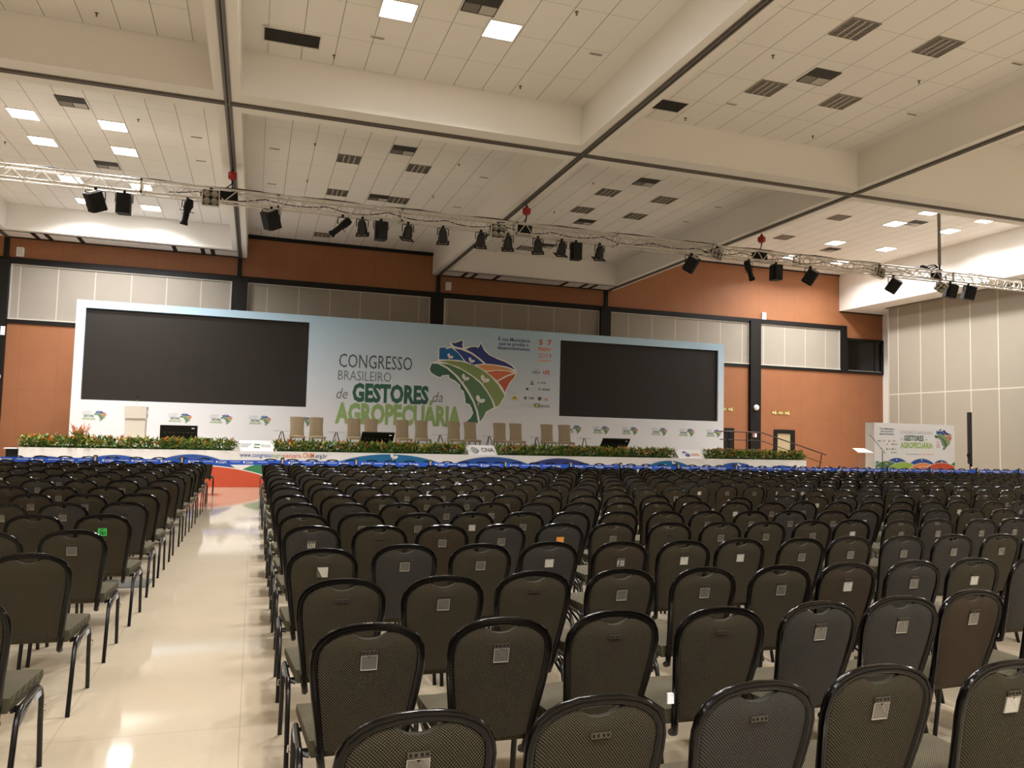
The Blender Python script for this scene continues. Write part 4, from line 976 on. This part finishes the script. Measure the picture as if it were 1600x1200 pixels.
def profile(T, R):
    clamp_yoke(T, .12, .22); c = Vector((0, 0, -.26))
    m_ = MB(); m_.lathe([(.03, .26), (.08, .25), (.10, .18), (.10, .02), (.085, 0), (.085, -.06)], BLACK_MATT, 14, R, c); m_.build('lamp_house', T)
    m_ = MB(); m_.lathe([(.07, -.06), (.075, -.1), (.075, -.3), (.095, -.32), (.095, -.38), (.07, -.38)], BLACK_MATT, 14, R, c)
    for k in range(4):
        g = math.pi/2*k; m_.box((.08, -.015, -.05), (.17, .015, -.035), BLACK_MATT, R @ Matrix.Rotation(g, 3, 'Z'), c)
    m_.build('lens_tube', T)
def wash_box(T, R, wd=.19, H=.5):
    clamp_yoke(T, wd+.03, .26); c = Vector((0, 0, -.30))
    m_ = MB(); h = H/2
    out = [(-wd, -.12), (-wd*.75, -.2), (wd*.75, -.2), (wd, -.12), (wd*.86, .16), (-wd*.86, .16)]
    vs = [R @ Vector((x, y, z))+c for z in (-h, h) for x, y in out]
    m_.add(vs, [tuple(range(5, -1, -1)), tuple(range(6, 12))]+[(i, (i+1) % 6, 6+(i+1) % 6, 6+i) for i in range(6)], BLACK_MATT); m_.build('cabinet', T)
    m_ = MB(); m_.box((-wd*.7, -.207, -h*.92), (wd*.7, -.2, h*.92), BLACK_GRILL, R, c)
    for k in range(9): m_.box((-wd*.7, -.211, -h*.9+k*h*.2), (wd*.7, -.206, -h*.9+k*h*.2+.012), BLACK_MATT, R, c)
    m_.build('grille', T)
    m_ = MB(); m_.box((-wd*.5, -.1, h), (wd*.5, .08, h+.02), LOUVRE_LIGHT, R, c); m_.build('top_plate', T)
def blinder(T, R, s=1.0):
    clamp_yoke(T, .24*s, .18); c = Vector((0, 0, -.2)); a = .21*s
    m_ = MB(); m_.box((-a, -.05, -a), (a, .08, a), ALU, R, c); m_.box((-a*.9, -.056, -a*.9), (a*.9, -.05, a*.9), BLACK_MATT, R, c); m_.build('housing', T)
    Rx = R @ Matrix.Rotation(math.pi/2, 3, 'X')
    for x in (-1, 1):
        for z in (-1, 1):
            m_ = MB(); p_ = c+R @ Vector((x*a*.45, -.058, z*a*.45))
            m_.lathe([(.085*s, 0), (.09*s, .012), (.08*s, .016), (.06*s, .006), (.02*s, .002), (.001, .002)], LENS, 14, Rx, p_, axis_cap=False)
            m_.build('lamp', T)
FX = [(-3.75, 6.84, 'box', 'tilted'), (-3.14, 6.85, 'box', ''), (-1.76, 6.81, 'prof', ''), (-1.24, 7.22, 'blind', ''), (.17, 6.86, 'box', 'tilted'), (1.92, 6.84, 'prof', 'tilted'), (2.42, 6.9, 'par', ''), (2.9, 6.9, 'box', ''), (3.61, 6.87, 'par', ''), (4.55, 6.85, 'par', ''), (5.6, 6.83, 'par', ''), (6.06, 7.18, 'blind', ''), (6.37, 6.84, 'par', ''),
      (7.24, 6.87, 'par', ''), (7.95, 6.83, 'par', ''), (8.38, 6.89, 'box', ''), (9.11, 6.87, 'par', ''), (12.09, 6.87, 'box', 'right'), (12.92, 7.21, 'blind', 'tilted'), (14.07, 6.82, 'prof', 'right'), (15.05, 6.91, 'box', ''), (16.33, 6.92, 'box', 'right'), (18.99, 7.2, 'blind', 'tilted'), (19.59, 6.98, 'box', 'right'), (21.52, 6.95, 'blind', 'down'), (21.99, 6.95, 'box', 'lean'), (22.78, 6.9, 'box', 'lean')]
cnt = {}; KN = {'box': ('stage_speaker', 'black wedge-sided box hung from the truss', 'stage light'), 'par': ('par_can', 'black par can with filter frame under the truss', 'stage light'), 'prof': ('profile_spotlight', 'long black profile spotlight under the truss', 'stage light'), 'blind': ('blinder_light', 'four-lamp blinder on the truss', 'stage light')}
KN['box'] = ('wash_light', 'black box floodlight under the truss', 'stage light')
for x, z, k, mode in FX:
    nm, lb, ct = KN[k]; cnt[k] = cnt.get(k, 0)+1
    tilt = {'tilted': ', tilted', 'right': ', tilted right', 'lean': ', leaning'}.get(mode, '')
    T = thing(nm, '%s%s, %s from left' % (lb, tilt, ORD[cnt[k]-1]), ct, (x, TY-.13, TZ0-.045), 0, {'box': 'box floodlights on the truss', 'par': 'par cans on the truss', 'prof': 'profile spotlights on the truss', 'blind': 'blinders on the truss'}[k])
    if k == 'box':
        R = {'tilted': Rm(.28, -.48, .5), 'right': Rm(.45, .55, -.5), 'lean': Rm(.15, .2, -.3)}.get(mode, Rm(.05, 0, random.uniform(-.15, .15))); wash_box(T, R, .18 if mode else .155, .44 if mode else .46)
    elif k == 'par': par_can(T, Rm(.55, random.uniform(-.12, .2), random.uniform(-.35, .2)))
    elif k == 'prof': profile(T, {'tilted': Rm(.2, .85, 0), 'right': Rm(.3, -.6, 0)}.get(mode, Rm(.2, .2, 0)))
    else:
        T.location = (x, TY-.185, z+.2); blinder(T, {'tilted': Rm(.0, .22, .0), 'down': Rm(.7, .5, -.2)}.get(mode, Rm(.05, 0, 0)), .78 if mode else .95)

# floor plate in the left block
m_ = MB(); m_.box((-.34, -.22, 0), (.34, .22, .012), mat('grey_plate', (120, 120, 116), .4, .4, noise=.06))
p = atZ(196, 913, 0.0); tag(m_.build('floor_plate', loc=(p.x-.1, p.y, 0)), 'grey metal floor plate under the fourth aisle chair on the left', 'floor plate')

# ------------------------------------------------------------------ banquet chairs
FAB = [dot_fabric('fabric_olive', (26, 22, 14), (106, 96, 71)), dot_fabric('fabric_grey', (31, 29, 27), (98, 93, 84)), dot_fabric('fabric_brown', (29, 23, 15), (104, 86, 63))]
FAB_NAME = ['olive', 'grey', 'brown']
SEATF = dot_fabric('fabric_seat', (66, 61, 45), (134, 125, 99))
FRAME = mat('chair_frame', (6, 5, 5), 0.17, 0.0, spec=0.2, coat=0.15, noise=0.2)
FRAME2 = mat('chair_leg_frame', (15, 13, 12), 0.28, 0.0, spec=0.3, coat=0.2, noise=0.2)
PLATE = mat('number_plate_metal', (84, 78, 68), 0.35, 0.6, noise=0.3, nscale=120)
POCKET = mat('clear_pocket', (90, 86, 77), 0.25, noise=0.05, coat=0.4)
POCKET_E = mat('pocket_edge', (158, 151, 138), 0.4, noise=0.05)
PAPER = mat('paper_insert', (184, 179, 168), 0.6, noise=0.03)
PROF = [(.342, .146, .165), (.352, .148, .135), (.40, .155, .118), (.47, .164, .098), (.55, .174, .075), (.65, .188, .048), (.74, .199, .026), (.79, .200, .014), (.828, .193, .006), (.856, .174, .002), (.878, .145, 0), (.893, .110, 0), (.903, .06, 0), (.906, 0, 0)]
def prof_at(z):
    for (z0, h0, y0), (z1, h1, y1) in zip(PROF[:-1], PROF[1:]):
        if z <= z1:
            t = max(0, (z-z0)/(z1-z0)); return h0+(h1-h0)*t, y0+(y1-y0)*t
    return PROF[-1][1], PROF[-1][2]
def arch_z(x):
    x = abs(x)
    for (z0, h0, _), (z1, h1, _) in zip(PROF[7:-1], PROF[8:]):
        if h1 <= x <= h0: return z0+(z1-z0)*(h0-x)/(h0-h1)
    return .79
def frame_mb(nseg):
    m_ = MB(); step = 1 if nseg >= 8 else 1
    pr = PROF if nseg >= 8 else [PROF[i] for i in (1, 3, 5, 7, 9, 11, 13)]
    path = [(h, y, z) for z, h, y in pr]; path = path+[(-x, y, z) for x, y, z in reversed(path[:-1])]
    m_.tube(path, .0165, FRAME, nseg, cap=True)
    if nseg >= 8:   # the grooved outer bead of the moulding
        path2 = [(x*(1+.010/max(.05, math.hypot(x, (z-.7)))), y-.012, z+(.010 if z > .84 else 0)) for x, y, z in path[2:-2]]
        m_.tube(path2, .007, FRAME, 6, cap=True)
    return m_
def pad_mb(M, nu, nl, nt_):
    m_ = MB()
    us = [-1+2*i/nu for i in range(nu+1)]
    rowspec = [(.425+(.79-.425)*i/nl, None) for i in range(nl+1)]+[(None, i/nt_) for i in range(1, nt_+1)]
    def P(u, zs, t, side):
        if zs is not None: hw, y = prof_at(zs); x = u*(hw-.010); z = zs
        else:
            x = u*.190; zt = max(.793, arch_z(x)-.010-.036*max(0, 1-(x/.075)**2)); z = .79+(zt-.79)*t; _, y = prof_at(z)
        e = max(0, 1-abs(u)**5); tt = 1 if zs is not None else max(0.0, 1-t**4*.9)
        return (x, y-.006-.012*e*tt if side < 0 else y+.012+.030*e*tt, z)
    back = [[P(u, a, b, -1) for u in us] for a, b in rowspec]; front = [[P(u, a, b, 1) for u in reversed(us)] for a, b in rowspec]
    m_.grid(back, M); m_.grid(front, M)
    # rim
    rim = []
    nr = len(rowspec)
    loop_b = [back[i][0] for i in range(nr)]+back[-1][1:]+[back[i][-1] for i in range(nr-2, -1, -1)]
    loop_f = [front[i][-1] for i in range(nr)]+list(reversed(front[-1]))[1:]+[front[i][0] for i in range(nr-2, -1, -1)]
    m_.grid([loop_f, loop_b], M)
    m_.grid([list(reversed(back[0])), front[0]], M)
    return m_
def seat_mb(detail):
    m_ = MB(); n = 7 if detail else 3
    us = [-1+2*i/n for i in range(n+1)]
    def top(u, v):
        y = .130+.430*v; hw = .196+.026*v
        e = (1-abs(u)**4)*(1-abs(2*v-1)**5)
        return (u*hw, y, .458+.024*e)
    vs_ = [0, .07, .25, .5, .75, .93, 1] if detail else [0, .1, .5, .9, 1]
    T_ = [[top(u, v) for u in us] for v in vs_]
    m_.grid(T_, SEATF)
    loop = T_[0]+[r_[-1] for r_ in T_[1:]]+list(reversed(T_[-1]))[1:]+[r_[0] for r_ in reversed(T_[1:-1])]
    loop = loop+[loop[0]]
    low = [(x*.96, .13+(y-.13)*.97+.006, .392) for x, y, z in loop]
    mid = [(x*1.012, y+(.006 if y > .4 else -.004 if y < .2 else 0), .428) for x, y, z in loop]
    m_.grid([low, mid, loop], SEATF); m_.poly([low[i] for i in range(len(low)-2, -1, -1)], BLACK_MATT)
    return m_
def leg_mb(side, rear, n):
    m_ = MB()
    if rear: path = [(side*.230, .035, 0), (side*.229, .085, .20), (side*.228, .125, .345), (side*.227, .155, .385), (side*.227, .20, .400)]
    else: path = [(side*.231, .560, 0), (side*.230, .535, .20), (side*.232, .515, .345), (side*.230, .495, .385), (side*.228, .455, .405)]
    if n < 6: path = [path[0], path[2], path[4]]
    m_.tube(path, .0125, FRAME2, n)
    return m_
def rail_mb():
    m_ = MB()
    for s in (-1, 1):
        m_.tube([(s*.227, .20, .400), (s*.228, .455, .405)], .0125, FRAME2, 6)
        m_.tube([(s*.229, .118, .32), (s*.229, .30, .375), (s*.230, .40, .395)], .008, FRAME2, 5)
        m_.tube([(s*.19, .175, .386), (s*.227, .19, .395)], .010, FRAME2, 5)
    m_.tube([(-.227, .22, .39), (.227, .22, .39)], .009, FRAME2, 5); m_.tube([(-.228, .44, .392), (.228, .44, .392)], .009, FRAME2, 5)
    return m_
def hook_mb():
    m_ = MB()
    for s in (-1, 1): m_.tube([(s*.235, .52, .30), (s*.252, .52, .302), (s*.254, .52, .275), (s*.238, .525, .27)], .004, CHROME, 5); m_.box((s*.233-.004, .40, .355), (s*.233+.004, .50, .385), mat('rail_tag', (170, 180, 190), .4))
    return m_
Y82 = prof_at(.82)[1]-.020; Y78 = prof_at(.77)[1]-.020
def plate_mb():
    m_ = MB(); m_.box((-.030, Y82-.003, .806), (.030, Y82+.004, .822), PLATE)
    for x in (-.022, -.008, .008, .022): m_.box((x-.004, Y82-.0045, .810), (x+.004, Y82-.003, .818), BLACK_MATT)
    return m_
def pocket_mb(kind):
    m_ = MB(); a, b, z0, z1 = -.031, .031, .745, .803
    def Yb(z): return prof_at(z)[1]-.0225
    y0, y1 = Yb(z0), Yb(z1)
    M = {'clear': POCKET, 'paper': PAPER}.get(kind, POCKET)
    m_.add([(a,y0,z0),(b,y0,z0),(b,y1,z1),(.008,y1,z1),(0,y1+.0005,z1-.010),(-.008,y1,z1),(a,y1,z1)], [(0,1,2,3,4,5,6)], M)
    e = .0035
    m_.add([(a,y0-.001,z0),(b,y0-.001,z0),(b,y0-.001,z0+e),(a,y0-.001,z0+e)], [(0,1,2,3)], POCKET_E)
    m_.add([(a,y0-.001,z0),(a+e*.7,y0-.001,z0),(a+e*.7,y1-.001,z1),(a,y1-.001,z1)], [(0,1,2,3)], POCKET_E); m_.add([(b-e*.7,y0-.001,z0),(b,y0-.001,z0),(b,y1-.001,z1),(b-e*.7,y1-.001,z1)], [(0,1,2,3)], POCKET_E)
    m_.add([(a,y1-.001,z1-e*.7),(b,y1-.001,z1-e*.7),(b,y1-.001,z1),(a,y1-.001,z1)], [(0,1,2,3)], POCKET_E)
    m_.add([(a,y0+.004,z0),(b,y0+.004,z0),(b,y1+.004,z1),(a,y1+.004,z1)], [(3,2,1,0)], M)
    return m_
ME = {}
for k in range(3): ME['pad', k] = pad_mb(FAB[k], 14, 9, 4).mesh('backrest'); ME['padlow', k] = pad_mb(FAB[k], 6, 3, 2).mesh('backrest')
ME['frame'] = frame_mb(10).mesh('back_frame'); ME['framelow'] = frame_mb(6).mesh('back_frame')
ME['seat'] = seat_mb(True).mesh('seat'); ME['seatlow'] = seat_mb(False).mesh('seat')
for s in (-1, 1):
    for r_ in (0, 1): ME['leg', s, r_] = leg_mb(s, r_, 8).mesh('leg'); ME['leglow', s, r_] = leg_mb(s, r_, 4).mesh('leg')
ME['rail'] = rail_mb().mesh('seat_frame'); ME['hook'] = hook_mb().mesh('ganging_hooks'); ME['plate'] = plate_mb().mesh('number_plate')
ME['clear'] = pocket_mb('clear').mesh('label_pocket'); ME['paper'] = pocket_mb('paper').mesh('label_pocket')

RY = [2.03, 3.02, 3.94, 5.03, 6.13, 7.07, 8.1, 9.12, 10.33, 11.33, 12.45, 13.6, 14.75, 15.8, 16.85, 17.95, 20.75]
LY = [3.78, 4.97, 6.05, 7.12, 8.24, 9.3, 10.43, 11.72, 12.88, 13.9, 14.95, 16.1, 17.1, 18.1, 20.75]
rnd = random.Random(11)
def in_frame(X, Y):
    # does any of the chair fall inside the picture
    for z in (.92, .45, 0.0):
        for dx in (-.24, .24):
            v = Vector((X+dx, Y+.1, z))-EYE; d = v.dot(FWD)
            if d < .3: continue
            px, py = 800+F_PX*v.dot(RIGHT)/d, 600-F_PX*v.dot(UP)/d
            if -5 < px < 1605 and py < 1200: return True
    return False
chairs = []
for r, Y in enumerate(RY):
    for j in range(60):
        X = .45+.505*j
        if X > 27.3: break
        if r == 8 and 6.1 < X < 7.8: continue
        if r == 7 and 5.8 < X < 7.0 and not (5.9 < X < 6.3): continue
        dy = -.33 if (r == 7 and 5.9 < X < 6.3) else 0
        jit = (max(-.012, min(.012, rnd.gauss(0, .009))), rnd.gauss(0, .025), max(-2, min(2, rnd.gauss(0, 1.2))))
        col = rnd.choices((0, 1, 2), (5, 2.4, 2))[0]; tagk = rnd.choices(('clear', 'paper', 'plate'), (6, 2, 1.6))[0]
        if in_frame(X, Y): chairs.append(dict(X=X+jit[0], Y=Y+dy+jit[1], a=jit[2], c=col, t=tagk, side='right', r=r, j=j))
for r, Y in enumerate(LY):
    for j in range(20):
        X = -1.14-.505*j
        jit = (max(-.012, min(.012, rnd.gauss(0, .009))), rnd.gauss(0, .02), max(-2, min(2, rnd.gauss(0, 1.2))))
        col = rnd.choices((0, 1, 2), (5, 1.5, 2))[0]; tagk = rnd.choices(('clear', 'paper', 'plate'), (5, 1, 3))[0]
        if in_frame(X, Y): chairs.append(dict(X=X+jit[0], Y=Y+jit[1], a=jit[2], c=col, t=tagk, side='left', r=r, j=j))
over = {('right',0,0):'clear',('right',0,1):'plate',('right',0,2):'plate',('right',0,3):'clear',('right',0,4):'paper',('right',1,0):'clear',('right',1,1):'clear',('right',1,2):'plate',('right',1,3):'plate',('right',1,4):'clear',('right',1,5):'clear',('right',1,6):'clear',
        ('right',2,0):'plate',('right',2,1):'clear',('right',2,2):'plate',('right',2,3):'clear',('right',2,4):'clear',('right',3,0):'paper',('right',3,1):'clear',('right',3,2):'clear',('right',3,3):'paper',('right',4,0):'paper',('right',4,1):'plate',
        ('left',1,0):'none',('left',2,0):'clear',('left',3,0):'green',('left',3,1):'plate'}
colr = {('right',0,1):0,('right',0,2):1,('right',0,3):0,('right',0,0):0,('right',1,0):0,('right',1,1):0,('right',1,2):0,('right',1,3):0,('right',1,4):1,('right',1,5):1,('right',1,6):2,('right',2,0):0,('right',2,1):0,('right',2,2):0,('right',2,3):0,('right',2,4):0,('right',2,5):0,('right',2,6):2,
        ('right',3,0):0,('right',3,1):1,('right',3,2):0,('right',3,3):1,('right',4,0):1,('right',4,1):0,('right',4,2):2,('right',4,3):1,('right',4,4):1,('left',1,0):0,('left',2,0):0,('left',3,0):0,('left',4,0):1}
extra = {('right',4,0):'white number insert', ('right',3,4):'two-digit white insert', ('right',4,4):'orange insert', ('left',3,0):'green number tag', ('right',1,3):'white sticker on its frame', ('right',3,0):'half-white insert'}
for c in chairs:
    k = (c['side'], c['r'], c['j']); c['t'] = over.get(k, c['t']); c['c'] = colr.get(k, c['c'])
    v = Vector((c['X'], c['Y'], .7))-EYE; c['d'] = v.dot(FWD)
chairs.sort(key=lambda c: c['d'])
def special(T, pad, fr, key):
    m_ = MB()
    def sheet(M, z0=.742, z1=.806, hw=.033, back=.0245):
        y0, y1 = prof_at(z0)[1]-back, prof_at(z1)[1]-back
        m_.add([(-hw,y0,z0),(hw,y0,z0),(hw,y1,z1),(-hw,y1,z1)], [(0,1,2,3)], M); return y0, y1
    def word(s, x0, x1, z, cap, M):
        V, Fc = text_geo(s, .03, 0); a = min(p[0] for p in V); b = max(p[0] for p in V); k_ = (x1-x0)/(b-a)
        m_.add([(x0+(p[0]-a)*k_, prof_at(z+p[1]*cap/CAP)[1]-.0262, z+p[1]*cap/CAP) for p in V], Fc, M)
    if key == ('left',3,0):
        sheet(mat('green_tag', (70, 196, 92), .5, noise=.03)); word('761', -.022, .022, .752, .03, BLACK_MATT); word('CNM', -.02, .012, .792, .008, BLACK_MATT)
    elif key == ('right',4,0): sheet(POCKET); word('LO3', -.026, .026, .755, .03, PAPER)
    elif key == ('right',3,4): sheet(POCKET); word('F 32', -.026, .026, .755, .032, PAPER)
    elif key == ('right',4,4): sheet(mat('orange_tag', (222, 150, 62), .5, noise=.03)); word('A 1', -.01, .02, .755, .02, PAPER)
    elif key == ('right',3,0):
        y0, y1 = sheet(POCKET); m_.add([(-.033, y1-.001, .806), (.033, y1-.001, .806), (.033, y0-.001, .742), (.0, y0-.001, .742)], [(3,2,1,0)], PAPER)
    if m_.v: o = m_.build('number_tag', pad); o['label'] = extra[key]
    if key == ('right',1,3):
        s_ = MB(); s_.box((-.216, .068, .50), (-.186, .076, .545), WHITE); s_.build('white_sticker', fr)['label'] = 'white paper sticker'
near = chairs[:130]; mid = chairs[130:300]; far = chairs[300:]
for i, c in enumerate(near+mid):
    key = (c['side'], c['r'], c['j']); full = i < 130
    nm = FAB_NAME[c['c']]
    if key in extra: lb = '%s banquet chair with %s, %s of %s row %s of aisle' % (nm, extra[key], ordn(c['j']+1), ordn(c['r']+1), c['side'])
    else: lb = '%s banquet chair, %s from the aisle in the %s nearest row %s of the aisle' % (nm, ordn(c['j']+1), ordn(c['r']+1), c['side'])
    T = thing('banquet_chair', lb, 'chair', (c['X'], c['Y'], 0), math.radians(c['a']), 'banquet chairs in rows facing the stage')
    if full:
        pad = link_mesh('backrest', ME['pad', c['c']], T); fr = link_mesh('back_frame', ME['frame'], T); link_mesh('seat', ME['seat'], T); link_mesh('seat_frame', ME['rail'], T)
        if c['d'] < 9 and c['j'] == 0: link_mesh('ganging_hooks', ME['hook'], T)
        for s in (-1, 1):
            for r_ in (0, 1): link_mesh('leg', ME['leg', s, r_], T)
        if c['t'] not in ('none', 'green'): link_mesh('number_plate', ME['plate'], pad)
        if key in extra and key != ('right',1,3): special(T, pad, fr, key)
        else:
            if c['t'] in ('clear', 'paper'): link_mesh('label_pocket', ME[c['t']], pad)
            if key == ('right',1,3): special(T, pad, fr, key)
    else:
        pad = link_mesh('backrest', ME['padlow', c['c']], T); link_mesh('back_frame', ME['framelow'], T); link_mesh('seat', ME['seatlow'], T)
        for s in (-1, 1):
            for r_ in (0, 1): link_mesh('leg', ME['leglow', s, r_], T)
        if c['t'] in ('clear', 'paper') and c['d'] < 14: link_mesh('label_pocket', ME[c['t']], pad)
big = MB(); one = []
for k in range(3):
    o = MB(); o.join(pad_mb(FAB[k], 4, 2, 2)); o.join(frame_mb(5)); o.join(seat_mb(False))
    for s in (-1, 1):
        for r_ in (0, 1): o.join(leg_mb(s, r_, 4))
    one.append(o)
for c in far: big.join(one[c['c']], Matrix.Rotation(math.radians(c['a']), 3, 'Z'), (c['X'], c['Y'], 0))
if far: tag(big.build('distant_banquet_chairs'), 'dark mass of farther banquet chairs reaching to the blue belts', 'chairs', None, 'stuff')
print('CHAIRS', len(chairs), len(near), len(mid), len(far), far[0]['d'] if far else None)
